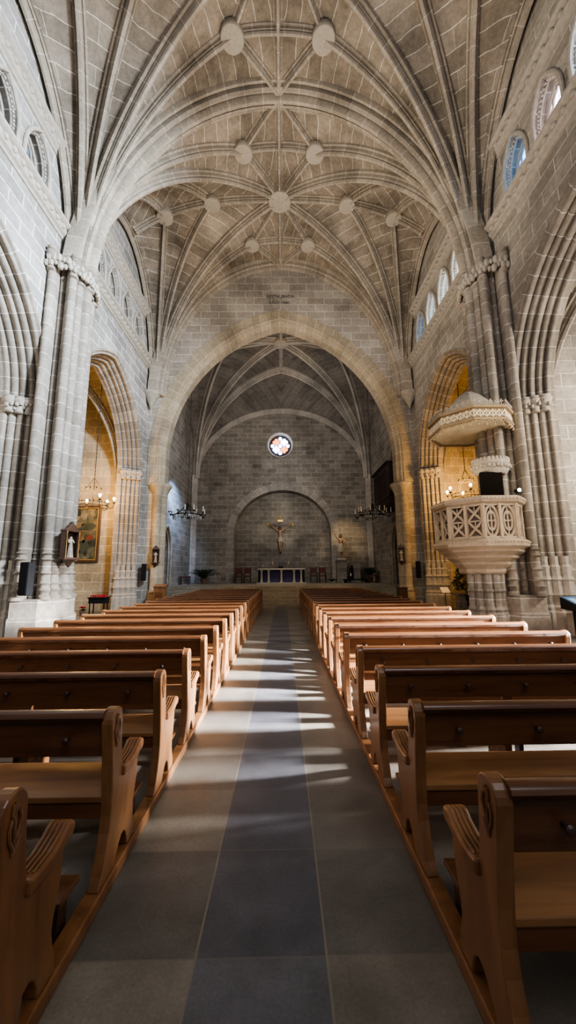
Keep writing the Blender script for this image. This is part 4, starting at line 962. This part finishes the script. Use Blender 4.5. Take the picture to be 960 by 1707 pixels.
# ------------------------------------------------------------------ chandeliers
def crown_chandelier(label, loc, ztop):
    """wrought iron ring with lit bulbs, on a chain"""
    t = thing('iron_chandelier', label, 'chandelier', loc)
    R_ = .58; n = 48
    for z, r, k in ((0, R_, .014), (.13, R_*1.02, .010), (-.10, R_*.98, .010)):
        mb = MB(); mb.tube([(r*cos(2*pi*i/n), r*sin(2*pi*i/n), z) for i in range(n+1)], k, 6); mb.build('ring', M['iron'], t, smooth=True)
    mb = MB()
    for i in range(24):
        a = 2*pi*i/24; mb.tube([(R_*cos(a), R_*sin(a), -.10), (R_*1.05*cos(a+.06), R_*1.05*sin(a+.06), .0), (R_*cos(a), R_*sin(a), .13)], .006, 5); mb.ball((R_*1.02*cos(a), R_*1.02*sin(a), .16), .022, 6, 4, (1, 1, 1.7))
    mb.build('scrollwork', M['iron'], t, smooth=True)
    mb = MB(); r2_ = .30
    mb.tube([(r2_*cos(2*pi*i/n), r2_*sin(2*pi*i/n), .72) for i in range(n+1)], .009, 6)
    for i in range(8):
        a = 2*pi*i/8; mb.ball((r2_*cos(a), r2_*sin(a), .77), .03, 6, 4, (1, 1, 1.6))
    mb.build('upper_ring', M['iron'], t, smooth=True)
    for i in range(4):
        a = 2*pi*i/4 + .5; mb = MB(); mb.tube([(R_*cos(a), R_*sin(a), .13), (r2_*cos(a), r2_*sin(a), .72), (.02*cos(a), .02*sin(a), 1.2)], .011, 6); mb.build('hanger', M['iron'], t, smooth=True)
    mb = MB(); z = 1.2; mb.tube([(0,0,1.2), (0,0,ztop - loc[2])], .014, 6)
    while z < ztop - loc[2]: mb.ball((0,0,z), .03, 6, 4, (.7,.7,1.6)); z += .16
    mb.build('chain', M['iron'], t, smooth=True)
    for i in range(6):
        a = 2*pi*i/6 + .25; ca, sa = cos(a), sin(a); r = R_ + .24
        mb = MB(); mb.tube([(R_*ca, R_*sa, 0), ((R_+.08)*ca, (R_+.08)*sa, -.07), ((R_+.18)*ca, (R_+.18)*sa, -.04), (r*ca, r*sa, .08), (r*ca, r*sa, .16)], .012, 6); mb.lathe([(.012,.14), (.06,.18), (.065,.2), (.02,.2)], (r*ca, r*sa, 0), 12); ar = mb.build('arm', M['iron'], t, smooth=True)
        mb = MB(); mb.lathe([(.016,.2), (.016,.30)], (r*ca, r*sa, 0), 8); mb.build('candle_tube', M['candle'], ar, smooth=True)
        mb = MB(); mb.ball((r*ca, r*sa, .36), .052, 12, 8, (1, 1, 1.25)); mb.build('bulb', M['bulb'], ar, smooth=True)
    return t
crown_chandelier('lit wrought iron chandelier hanging in the left chapel before the painting', (-7.98, 15.5, 4.45), 10.2)
crown_chandelier('lit wrought iron chandelier hanging in the right chapel behind the pulpit', (8.0, 15.5, 4.75), 10.2)
def crystal_chandelier(label, loc, ztop, R_):
    t = thing('candle_chandelier', label, 'chandelier', loc); n = 48
    mb = MB(); mb.tube([(R_*.72*cos(2*pi*i/n), R_*.72*sin(2*pi*i/n), -.10) for i in range(n+1)], .022, 6); mb.tube([(R_*.45*cos(2*pi*i/n), R_*.45*sin(2*pi*i/n), .12) for i in range(n+1)], .018, 6)
    for i in range(6): a = 2*pi*i/6; mb.tube([(R_*.72*cos(a), R_*.72*sin(a), -.10), (R_*.45*cos(a), R_*.45*sin(a), .12), (0,0,.55)], .014, 5)
    mb.lathe([(.02,-.3), (.07,-.24), (.05,-.12), (.1,0), (.05,.12), (.04,.5), (.07,.56), (.02,.62)], n=12); mb.build('ring_frame', M['iron'], t, smooth=True)
    mb = MB(); rnd = random.Random(9)
    for rr, z0, ln, k in ((.72, -.12, .22, 46), (.45, .1, .2, 30)):
        for i in range(k):
            a = 2*pi*i/k; x, y = R_*rr*cos(a), R_*rr*sin(a); l = ln*rnd.uniform(.7, 1.1)
            for q in range(3): mb.ball((x, y, z0 - l*(q+.5)/3), .024, 6, 4, (1, 1, 1.5))
    mb.build('glass_drops', M['crystal'], t, smooth=True)
    mb = MB(); mb.tube([(0,0,.6), (0,0,ztop - loc[2])], .016, 6); mb.build('rod', M['cable'], t, smooth=True)
    for i in range(12):
        a = 2*pi*i/12 + .13; ca, sa = cos(a), sin(a); z = .0 if i % 2 else .06; r = R_*(.98 if i % 2 else .80)
        mb = MB(); mb.tube([(R_*.45*ca, R_*.45*sa, .05), (R_*.65*ca, R_*.65*sa, -.12), (r*.95*ca, r*.95*sa, -.08), (r*ca, r*sa, z)], .016, 6); mb.lathe([(.02,z), (.07,z+.03), (.075,z+.05), (.03,z+.05)], (r*ca, r*sa, 0), 10)
        mb.ball((r*.9*ca, r*.9*sa, z-.14), .06, 8, 5); ar = mb.build('arm', M['iron'], t, smooth=True)
        mb = MB(); mb.lathe([(.022,z+.05), (.022,z+.33), (.004,z+.35)], (r*ca, r*sa, 0), 8); mb.build('candle', M['candle'], ar, smooth=True)
    return t
crystal_chandelier('unlit candle chandelier hanging before the left sanctuary wall', (-5.2, 20.2, 4.85), 13.9, 1.05)
crystal_chandelier('unlit candle chandelier hanging before the right sanctuary wall', (5.06, 20.2, 4.75), 14.0, 1.0)

# ------------------------------------------------------------------ left chapel
def painting_mat():
    m, nt, b = newmat('old_oil_painting'); L = nt.links.new
    tc = N(nt, 'ShaderNodeTexCoord'); nz = N(nt, 'ShaderNodeTexNoise', Scale=1.7, Detail=4., Distortion=1.6); L(tc.outputs['Object'], nz.inputs['Vector'])
    r = N(nt, 'ShaderNodeValToRGB'); e = r.color_ramp.elements; e[0].color = (.010,.012,.010,1); e[0].position = .32; e[1].color = (.14,.10,.05,1); e[1].position = .72
    for p, c in ((.42, (.03,.035,.028)), (.5, (.07,.075,.055)), (.56, (.10,.08,.045)), (.62, (.16,.13,.08))): x = e.new(p); x.color = rgba(c)
    L(nz.outputs['Fac'], r.inputs[0]); L(r.outputs[0], b.inputs['Base Color']); b.inputs['Roughness'].default_value = .45
    return m
t = thing('framed_painting', 'tall dark framed oil painting on the left chapel wall', 'painting', (-9.5, 17.53, 2.28))
mb = MB(); mb.box(-.80, .80, -.03, .02, 0, 2.42); cv = mb.build('canvas', painting_mat(), t)
# painted figure groups: flat blots of paint lying on the canvas
def blot(name, pts, mat): 
    m_ = MB(); m_.prism(pts, lambda a, b, d: (a, d, b), -.036, -.028); return m_.build(name, mat, cv)
def oval(cx, cz, rx, rz, n=18, w=.15, rot=0):
    return [(cx + rx*(1+w*sin(3*a+rx*40))*cos(a)*cos(rot) - rz*sin(a)*sin(rot), cz + rx*(1+w*sin(3*a))*cos(a)*sin(rot) + rz*(1+w*cos(2*a+rz*30))*sin(a)*cos(rot)) for a in [2*pi*i/n for i in range(n)]]
pc = {'flesh': plain('paint_flesh', (.13,.09,.05), .5, noise=.6), 'red': plain('paint_red', (.12,.03,.018), .5, noise=.5), 'pale': plain('paint_pale', (.15,.13,.085), .5, noise=.6), 'green': plain('paint_green', (.035,.042,.03), .5, noise=.6), 'dark': plain('paint_dark', (.022,.022,.018), .5, noise=.5)}
for nm, c, a in (('painted_cloud', 'pale', oval(-.35, 1.95, .30, .16)), ('painted_figure', 'flesh', oval(-.1, 1.62, .22, .13, rot=.5)), ('painted_cloud', 'green', oval(.35, 1.55, .34, .2)), ('painted_figure', 'pale', oval(.15, 2.05, .13, .2)), ('painted_cloak', 'red', oval(.46, 1.02, .17, .12, rot=.4)),
                 ('painted_figure', 'flesh', oval(.08, 1.02, .13, .26, rot=.4)), ('painted_figure', 'green', oval(.2, .62, .18, .34, rot=-.2)), ('painted_figure', 'pale', oval(-.3, .95, .13, .22)), ('painted_shadow', 'dark', oval(-.3, .35, .34, .2)), ('painted_arch', 'dark', oval(-.12, 2.2, .1, .14)), ('painted_head', 'flesh', oval(.14, 1.34, .06, .075)), ('painted_head', 'flesh', oval(-.3, 1.22, .06, .07)), ('painted_head', 'flesh', oval(.5, 1.26, .055, .07))):
    blot(nm, a, pc[c])
mb = MB()
for (xa, xb, za, zb) in ((-.92,-.80,-.12,2.54), (.80,.92,-.12,2.54), (-.80,.80,-.12,0), (-.80,.80,2.42,2.54)): mb.box(xa, xb, -.07, .02, za, zb)
f_ = mb.build('frame', M['wood_dark'], t, bevel=.015)
mb = MB()
for (xa, xb, za, zb) in ((-.82,-.785,-.02,2.44), (.785,.82,-.02,2.44), (-.785,.785,-.02,.015), (-.785,.785,2.405,2.44)): mb.box(xa, xb, -.08, -.03, za, zb)
mb.build('gilt_slip', M['gold'], f_)
def votive_stand(label, loc, w, seed, tiers=2, ncand=7, red=True):
    t = thing('votive_stand', label, 'candle stand', loc)
    mb = MB(); mb.box(-w/2, w/2, -.2, .2, .42, .66); mb.box(-w/2-.03, w/2+.03, -.24, .24, .62, .67); mb.build('tray', M['black'], t, bevel=.01)
    for sx in (-1, 1):
        for sy in (-1, 1):
            mb = MB(); mb.box(sx*(w/2-.05)-.018, sx*(w/2-.05)+.018, sy*.16-.018, sy*.16+.018, 0, .44); mb.build('leg', M['black'], t)
    base = None
    for r in range(tiers):
        for k in range(ncand):
            x = -w/2 + .06 + (w-.12)*k/(ncand-1); y = -.1 + .16*r
            if base is None:
                mb = MB(); mb.lathe([(.026,0), (.032,.09), (.029,.09), (.024,.01), (.001,.01)], n=10); base = tag(mb.build('votive_candle', M['red'] if red else M['candle'], smooth=True), '', 'candle'); c_ = base
            else: c_ = base.copy(); COL.objects.link(c_)
            c_.location = (loc[0]+x, loc[1]+y, loc[2]+.67 + .0*r); c_['group'] = 'red votive candles on the left chapel stand' if red else 'dark votive candles on the right chapel stand'
            c_['label'] = 'small red votive candle in a row on the left chapel candle stand' if red else 'small votive candle in a row on the right chapel candle stand'
    return t
votive_stand('black votive candle stand with red candles at the left chapel wall', (-7.62, 15.9, 0), .68, 1)
votive_stand('black votive candle stand in front of the green shrub by the pulpit pier', (7.85, 15.05, 0), .78, 2, 2, 7, False)
def flower_pot(label, loc):
    t = thing('poinsettia', label, 'flower', loc); rnd = random.Random(2)
    mb = MB(); mb.lathe([(.08,0), (.11,.16), (.12,.16), (.001,.15)], n=14); mb.build('pot', M['pot'], t, smooth=True)
    for nm, mt, n, zz in (('leaves', M['leaf2'], 30, .2), ('petals', M['redflower'], 46, .3)):
        lf = MB()
        for k in range(n):
            a = rnd.uniform(0, 2*pi); d = Vector((cos(a), sin(a), rnd.uniform(-.1, .6))).normalized(); p = Vector((rnd.uniform(-.08,.08), rnd.uniform(-.08,.08), zz)); q = p + d*rnd.uniform(.1, .19); s_ = Vector((-sin(a), cos(a), 0))*.04; lf.face([p, p.lerp(q,.5)+s_, q, p.lerp(q,.5)-s_])
        lf.build(nm, mt, t)
flower_pot('red potted poinsettia on the left chapel floor', (-7.85, 15.1, 0))
# right chapel shrub and its table, notice stand
t = thing('draped_table', 'small grey table under the green shrub in the right chapel', 'table', (7.95, 15.95, 0))
mb = MB(); mb.box(-.6, .6, -.25, .25, .62, .68); mb.build('tabletop', M['end'], t, bevel=.008)
mb = MB(); drape(mb, 0, 0, [(.62,.58,.24,0,0), (.4,.59,.25,0,0), (0,.60,.26,0,0)], 14, .04); mb.build('table_skirt', M['end'], t, smooth=True)
rnd = random.Random(11); t = thing('leafy_shrub', 'bushy dark green shrub on the table behind the pulpit', 'plant', (7.95, 15.95, .68))
mb = MB(); mb.lathe([(.12,0), (.16,.2), (.17,.2), (.001,.19)], n=14); mb.build('pot', M['pot'], t, smooth=True)
lf = MB()
for k in range(1100):
    a = rnd.uniform(0, 2*pi); rr = sqrt(rnd.random()); z = rnd.uniform(.12, 1.0); rad = .62*(1 - abs(z-.45)*.75)
    p = Vector((rad*rr*cos(a), rad*.7*rr*sin(a), z)); d = Vector((cos(a), sin(a), rnd.uniform(-.2, 1))).normalized(); q = p + d*rnd.uniform(.08, .16); s_ = d.cross(Vector((rnd.random(), rnd.random(), rnd.random()))).normalized()*.026; lf.face([p, p.lerp(q,.5)+s_, q, p.lerp(q,.5)-s_])
lf.build('foliage', M['leaf2'], t)
t = thing('notice_stand', 'low stand with a cream notice at the right chapel opening', 'sign', (7.0, 16.1, 0))
mb = MB(); mb.tube([(0,0,.03), (0,0,.72)], .018, 8); mb.lathe([(.15,0), (.15,.02), (.03,.04)], n=16); mb.build('post', M['wood_dark'], t, smooth=True)
mb = MB(); mb.prism([(-.12,.70), (.12,.92), (.11,.935), (-.13,.715)], lambda a, b, d: (d, a, b), -.17, .17); mb.build('notice_board', M['paper'], t)

# ------------------------------------------------------------------ loudspeakers
def speaker(label, loc, h, rz, w=.24):
    t = thing('column_speaker', label, 'speaker', loc, rz)
    mb = MB(); mb.box(-w/2, w/2, -.09, .09, 0, h); mb.build('cabinet', M['black'], t, bevel=.012)
    mb = MB(); mb.box(-w/2+.02, w/2-.02, -.102, -.088, .03, h-.03); mb.build('grille', plain('speaker_grille', (.012,.012,.013), .9, spec=.1), t)
    mb = MB(); mb.tube([(0,.08,h*.3), (0,.34,h*.3)], .025, 8); mb.tube([(0,.08,h*.7), (0,.34,h*.7)], .025, 8); mb.build('wall_bracket', M['iron'], t, smooth=True)
speaker('tall black column loudspeaker fixed to the left pier base', (-6.32, 9.42, 1.12), .82, -.25, .28)
speaker('black column loudspeaker at the left chancel arch', (-6.5, 17.72, 1.28), .8, .2, .2)
speaker('black column loudspeaker at the right chancel arch', (6.5, 17.72, 1.30), .8, -.2, .2)

# ------------------------------------------------------------------ pulpit and its canopy on the right pier
pc0 = (5.66, 10.4)
t = thing('stone_pulpit', 'carved octagonal stone pulpit projecting from the right pier', 'pulpit', (pc0[0], pc0[1], 0))
def octo(r, z, rot=pi/8): return [(r*cos(rot + 2*pi*k/8), r*sin(rot + 2*pi*k/8), z) for k in range(8)]
Rp = 1.06/cos(pi/8)
mb = MB(); rows = [octo(k*Rp, z) for k, z in ((.50,1.55), (.54,1.60), (.54,1.68), (.60,1.74), (.66,1.80), (.66,1.86), (.73,1.92), (.80,1.97), (.80,2.03), (.88,2.09), (.95,2.13), (.95,2.18), (1.0,2.22), (1.08,2.26), (1.10,2.32), (1.10,2.40), (1.04,2.44), (1.0,2.46))]
mb.grid(rows, close=True); mb.face(rows[0][::-1]); mb.face(rows[-1]); cbm = mb
mb = MB(); rows = [octo(k*Rp, z) for k, z in ((.96,3.34), (1.0,3.36), (1.07,3.40), (1.10,3.45), (1.10,3.54), (1.04,3.56), (.92,3.56), (.92,3.34))]
mb.grid(rows + [rows[0]], close=True)
hr = mb
for z, r in ((3.475, 1.105), (2.36, 1.105)):
    mb = hr if z > 3 else cbm
    for k in range(8):
        a = Vector(octo(r*Rp, z)[k]); b = Vector(octo(r*Rp, z)[(k+1) % 8])
        for q in range(10): p = a.lerp(b, (q+.5)/10); mb.ball(p, .03, 6, 4, (1, 1, .8))
    mb.build('handrail' if z > 3 else 'corbelled_base', M['pulpit'], t, smooth=True, angle=25)
for k in range(8):                                     # eight openwork panels
    A = Vector(octo(Rp*.985, 0)[k]); B_ = Vector(octo(Rp*.985, 0)[(k+1) % 8]); ex = (B_-A).normalized(); wd = (B_-A).length; nrm = Vector((ex.y, -ex.x, 0))
    fp = lambda a, b, d: tuple(A + ex*a + nrm*d + Vector((0,0,b)))
    if abs(wd) < .1: continue
    zz0, zz1 = 2.46, 3.36
    mb = MB(); mb.prism([(0,zz0), (wd,zz0), (wd,zz1), (0,zz1)], fp, -.10, -.07); pn = mb.build('parapet_panel', M['pulpit_dark'], t)  # solid backing, shade of the pierced openings painted on it
    tr = MB()
    for a in (0, wd/2, wd): tr.box(0,0,0,0,0,0) if False else tr.prism([(a-.035,zz0), (a+.035,zz0), (a+.035,zz1), (a-.035,zz1)], fp, -.08, .045)
    tr.prism([(0,zz0), (wd,zz0), (wd,zz0+.05), (0,zz0+.05)], fp, -.08, .02); tr.prism([(0,zz1-.05), (wd,zz1-.05), (wd,zz1), (0,zz1)], fp, -.08, .02)
    for h in (0, 1):
        xc = wd*(.25 + .5*h); hw = wd*.25 - .035
        front = (k % 2 == 1)
        if front or True:
            style = 0 if k in (5,) else 1
        if style == 0:      # pointed ovals with an inner cross of lobes
            zc = (zz0+zz1)/2
            for sc_ in (1., .62):
                P = []
                for i in range(29):
                    u = 2*pi*i/28; P.append(fp(xc + hw*sc_*sin(u)*(.95), zc + .40*sc_*cos(u), -.03))
                tr.tube(P, .032*sc_ + .006, 6)
            for dx, dz in ((0,.2), (0,-.2), (.1,0), (-.1,0)): tr.ball(fp(xc + dx, zc + dz, -.045), .05, 8, 5)
            tr.tube([fp(xc, zc-.36, -.04), fp(xc, zc+.36, -.04)], .02, 5); tr.tube([fp(xc-hw, zc, -.04), fp(xc+hw, zc, -.04)], .02, 5)
        else:               # saltire tracery in two stages
            for z0_, z1_ in ((zz0+.05, (zz0+zz1)/2), ((zz0+zz1)/2, zz1-.05)):
                zc = (z0_+z1_)/2
                tr.tube([fp(xc-hw, z0_, -.03), fp(xc, zc, -.015), fp(xc+hw, z1_, -.03)], .032, 6); tr.tube([fp(xc-hw, z1_, -.03), fp(xc, zc, -.015), fp(xc+hw, z0_, -.03)], .032, 6)
                tr.tube([fp(xc-hw, z0_, -.03), fp(xc+hw, z0_, -.03)], .022, 6); tr.tube([fp(xc, zc, -.03), fp(xc, z1_, -.04)], .016, 5)
                for i in range(4): tr.ball(fp(xc + .11*cos(pi/4+pi/2*i), zc + .10*sin(pi/4+pi/2*i), -.04), .035, 6, 4)
    tr.build('tracery', M['pulpit'], pn, smooth=True, angle=30)
mb = MB(); mb.lathe([(.001,2.47), (1.0,2.47), (1.0,2.49), (.001,2.49)], n=8, a0=pi/8); mb.build('pulpit_floor', M['pulpit'], t)
mb = MB()
for k in range(5):
    a = -pi/2 - 1.3 + 2.0*k/4 ; x, y = .42*cos(a), .42*sin(a); mb.lathe([(.17,0), (.17,.5), (.13,.55), (.16,.62), (.11,.7), (.11,1.05), (.15,1.1), (.11,1.16), (.11,1.55), (.16,1.6)], (x, y, 0), 8)
mb.build('clustered_foot', M['pier'], t, smooth=True, angle=30)
# doorway from the pier onto the pulpit, below a carved corbel table
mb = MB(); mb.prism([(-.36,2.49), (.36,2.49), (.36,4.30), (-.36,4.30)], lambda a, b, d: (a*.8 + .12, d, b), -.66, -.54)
mb.build('dark_doorway', plain('doorway_painted_shade', (.008,.006,.005), .95, spec=.05), t)  # near-black slab paints the shade inside the open doorway
mb = MB(); rows = [[(.30 + k*.50*cos(a), -.25 + k*.50*sin(a), z) for a in [pi + pi*i/18 for i in range(19)]] for k, z in ((.80,4.28), (.86,4.30), (1.0,4.42), (1.02,4.55), (1.06,4.58), (1.02,4.66), (.98,4.70), (.92,4.72))]
mb.grid(rows); mb.face(rows[0]); mb.face(rows[-1]); cb = mb.build('door_lintel', M['carve'], t, smooth=True, angle=30)
mb = MB()
for i in range(16):
    a = pi + pi*(i+.5)/16; mb.ball((.30 + .52*cos(a), -.25 + .52*sin(a), 4.47 + .02*(i % 2)), .055, 6, 4); mb.ball((.30 + .49*cos(a), -.25 + .49*sin(a), 4.68), .05, 6, 4, (1, 1, 1.5))
mb.build('leaf_carving', M['carve'], cb, smooth=True)
sp = thing('spotlight', 'small lit black spotlight on the right corner of the pulpit rail', 'spotlight', (6.14, 9.34, 3.575))
mb = MB(); mb.lathe([(.05,-.02), (.06,.12), (.035,.14)], (0,0,0), 12, Matrix.Translation((0,0,.10)) @ Matrix.Rotation(pi/2, 4, 'X')); mb.tube([(0,0,0), (0,0,.08)], .012, 6); mb.build('housing', M['black'], sp, smooth=True)
mb = MB(); mb.lathe([(.046,0), (.03,.02), (.001,.025)], (0,0,0), 12, Matrix.Translation((0,-.14,.10)) @ Matrix.Rotation(pi/2, 4, 'X')); mb.build('lens', M['spotlens'], sp, smooth=True)

t = thing('pulpit_canopy', 'octagonal canopy with pierced crest and hanging lace above the pulpit', 'canopy', (pc0[0], pc0[1], 0))
M['canopy'] = plain('painted_canopy', (.40,.31,.19), .7, noise=.3, nscale=8, bump=.3); M['canopy2'] = plain('pale_tracery', (.58,.49,.35), .75, noise=.2)
Rc = 1.04/cos(pi/8)
mb = MB(); rows = [octo(k*Rc, z) for k, z in ((.93,5.64), (1.0,5.62), (1.06,5.64), (1.06,5.70), (.985,5.72), (.985,5.97), (1.06,5.99), (1.08,6.04), (1.02,6.06), (.94,6.06))]
mb.grid(rows, close=True); mb.build('rim', plain('canopy_rim', (.26,.19,.11), .8, noise=.3), t)
mb = MB(); rows = [octo(k*Rc, z) for k, z in ((.95,5.66), (.80,5.74), (.60,5.70), (.42,5.78), (.2,5.72), (.01,5.70))]; mb.grid(rows, close=True); mb.build('carved_soffit', plain('cream_soffit', (.62,.54,.38), .7, noise=.3, nscale=6, bump=.8), t, smooth=True)
mb = MB(); rows = [octo(k*Rc, z) for k, z in ((.95,6.04), (.86,6.14), (.60,6.42), (.34,6.74), (.14,6.92), (.01,6.98))]; mb.grid(rows, close=True); mb.build('pyramid_roof', M['carve'], t)
lc = MB(); cr_ = MB(); ln_ = MB()
for k in range(8):
    A = Vector(octo(Rc*1.03, 0)[k]); B_ = Vector(octo(Rc*1.03, 0)[(k+1) % 8]); n = 12
    for i in range(n):
        p = A.lerp(B_, (i+.5)/n); ex = (B_-A).normalized()*.045
        h = .13 if i % 3 == 1 else .07
        lc.tube([p - ex + Vector((0,0,5.64)), p + Vector((0,0,5.64-h*.55)), p + ex + Vector((0,0,5.64))], .012, 5); lc.ball(p + Vector((0,0,5.64-h)), .026 if i % 3 == 1 else .016, 6, 4)
        cr_.tube([p - ex + Vector((0,0,6.04)), p + Vector((0,0,6.11)), p + ex + Vector((0,0,6.04))], .014, 5)
        if i % 2 == 0:
            cr_.tube([p + Vector((0,0,6.08)), p + Vector((0,0,6.20))], .012, 5)
            for dx, dz in ((-.03, .17), (.03, .17), (0, .215)): cr_.ball(p + ex*(dx/.045) + Vector((0,0,6.0+dz)), .026, 6, 4)
    A = Vector(octo(Rc*1.0, 0)[k]); B_ = Vector(octo(Rc*1.0, 0)[(k+1) % 8]); n = 5
    for i in range(n):
        p, q = A.lerp(B_, i/n), A.lerp(B_, (i+1)/n); z0_, z1_ = Vector((0,0,5.74)), Vector((0,0,5.95))
        ln_.tube([p + z0_, q + z1_], .024, 5); ln_.tube([p + z1_, q + z0_], .024, 5); m_ = p.lerp(q, .5); ln_.tube([m_ + z0_, m_ + z1_], .012, 5); ln_.tube([p + z0_, p + z1_], .02, 5)
lc.build('hanging_lace', M['canopy'], t, smooth=True); cr_.build('pierced_crest', M['carve'], t, smooth=True); ln_.build('rim_tracery', M['canopy2'], t, smooth=True)

# ------------------------------------------------------------------ right aisle end wall: framed notice and tilted info panel
t = thing('framed_notice', 'brown framed notice with coloured papers on the right aisle wall', 'notice', (8.55, 10.33, 1.2))
mb = MB(); mb.box(-.42, .42, -.015, .02, 0, .82); bb = mb.build('backing', M['paper'], t)
mb = MB()
for q in ((-.46,-.41,-.04,.86), (.41,.46,-.04,.86), (-.41,.41,-.04,.01), (-.41,.41,.81,.86)): mb.box(q[0], q[1], -.04, .02, q[2], q[3])
mb.build('frame', M['wood_end'], t, bevel=.008)
for i, (q, c) in enumerate((((-.36,-.1,.45,.76), (.75,.5,.12)), ((-.06,.3,.5,.74), (.25,.4,.6)), ((-.36,-.1,.08,.38), (.3,.45,.65)), ((-.04,.32,.1,.42), (.7,.66,.5)))):
    mb = MB(); mb.box(q[0], q[1], -.022, -.014, q[2], q[3]); mb.build('paper_sheet', plain('notice_paper_%s' % 'abcd'[i], c, .7), bb)
t = thing('information_panel', 'tilted blue information panel on a dark case at right', 'panel', (7.32, 9.05, 0), .15)
mb = MB(); mb.prism([(-.22,.66), (.24,.70), (.24,.98), (-.22,.80)], lambda a, b, d: (d, a, b), -.44, .44); mb.build('case', M['black'], t, bevel=.012)
mb = MB(); mb.prism([(-.20,.812), (.22,.976), (.218,.986), (-.202,.822)], lambda a, b, d: (d, a, b), -.40, .40); sc_ = mb.build('blue_sheet', plain('blue_print', (.07,.20,.42), .3, noise=.5, nscale=5), t)
mb = MB()
for k in range(3): a0 = -.34 + .24*k; mb.prism([(-.13,.850), (.12,.948), (.119,.952), (-.131,.854)], lambda a, b, d: (d, a, b), a0, a0 + .17)
mb.build('printed_picture', plain('pale_print', (.45,.55,.66), .3, noise=.5, nscale=12), sc_)
for sx in (-.3, .3):
    mb = MB(); mb.box(sx-.03, sx+.03, -.03, .03, 0, .72); mb.build('leg', M['black'], t)

# ------------------------------------------------------------------ light
def area(name, loc, target, sx, sy, power, col, spread=180):
    l = bpy.data.lights.new(name, 'AREA'); l.shape = 'RECTANGLE'; l.size = sx; l.size_y = sy; l.energy = power; l.color = col; l.spread = math.radians(spread)
    o = bpy.data.objects.new(name, l); COL.objects.link(o); o.location = loc; d = Vector(target) - Vector(loc); o.rotation_euler = d.to_track_quat('-Z', 'Y').to_euler(); return o
def point(name, loc, power, col, r=.1):
    l = bpy.data.lights.new(name, 'POINT'); l.energy = power; l.color = col; l.shadow_soft_size = r
    o = bpy.data.objects.new(name, l); COL.objects.link(o); o.location = loc; return o
def spot(name, loc, target, power, col, ang, blend=.5, r=.1):
    l = bpy.data.lights.new(name, 'SPOT'); l.energy = power; l.color = col; l.spot_size = math.radians(ang); l.spot_blend = blend; l.shadow_soft_size = r
    o = bpy.data.objects.new(name, l); COL.objects.link(o); o.location = loc; d = Vector(target) - Vector(loc); o.rotation_euler = d.to_track_quat('-Z', 'Y').to_euler(); return o
w = bpy.data.worlds.new('world'); SC.world = w; w.use_nodes = True
w.node_tree.nodes['Background'].inputs[0].default_value = (.80,.86,1,1); w.node_tree.nodes['Background'].inputs[1].default_value = .16
WARM, COOL, NEUT = (1,.54,.15), (.70,.84,1), (1,.89,.74)
area('window_daylight_right', (5.6, 4.6, 12.2), (-6.85, 8.6, 8.5), 2.0, 1.2, 1600, COOL, 90)
area('west_fill', (1.5, -2.5, 8), (-1, 12, 9), 6, 5, 260, (.93,.95,1))  # unseen fill added behind the camera
area('door_daylight_right', (11.2, 4.6, 3.0), (1.6, 5.7, -.3), .9, 1.6, 2100, (.95,.96,1), 40)
area('aisle_fill_right', (10.6, 6.2, 6.0), (8.0, 9.8, 5.0), 1.6, 1.6, 420, (1,.92,.80), 170)  # unseen light added in the right aisle to lift its wall and arch
area('aisle_fill_left', (-10.6, 6.2, 6.0), (-8.0, 9.8, 5.0), 1.6, 1.6, 90, (1,.92,.80), 170)  # matching unseen fill added in the left aisle
area('vault_floodlight', (.8, 8.0, 8.6), (.2, 12.5, 18), .8, .8, 320, NEUT, 170)
area('vault_floodlight', (.8, 13.6, 8.6), (0, 15, 18), .8, .8, 150, NEUT, 170)
point('chapel_lamp', (-7.98, 15.5, 4.95), 400, WARM, .3); point('chapel_lamp', (8.0, 15.5, 5.25), 400, WARM, .3)
spot('pulpit_lamp', (3.2, 4.0, 8.0), (5.9, 10.3, 4.0), 620, (1,.82,.56), 44, .8)
point('pulpit_soffit_fill', (5.0, 9.75, 4.1), 11, (1,.80,.50), .08)  # no fixture here, added to brighten the canopy soffit and pier
spot('sanctuary_blue_lamp', (-5.0, 20.6, 7.2), (-6.5, 21.9, 5.5), 1300, (.34,.56,1), 80, 1)
spot('statue_lamp', (4.6, 23.6, 5.5), (4.6, 26.4, 4.0), 170, (1,.72,.38), 60, .9)
area('sanctuary_light', (1.2, 20.4, 7.0), (-.4, 26, 4.6), 3, 1, 95, (1,.93,.84))
area('sanctuary_vault_fill', (0, 20.4, 7.0), (0, 22.5, 16),   .9, .9, 95, (.93,.94,1), 170)  # unseen upward fill added so the sanctuary ribs show
spot('cross_lamp', (.9, 22.5, 4.2), (-.1, 26.8, 5.0), 150, (1,.9,.72), 48, .8)
SC.view_settings.view_transform = 'AgX'; SC.view_settings.look = 'AgX - Medium High Contrast'; SC.view_settings.exposure = .6
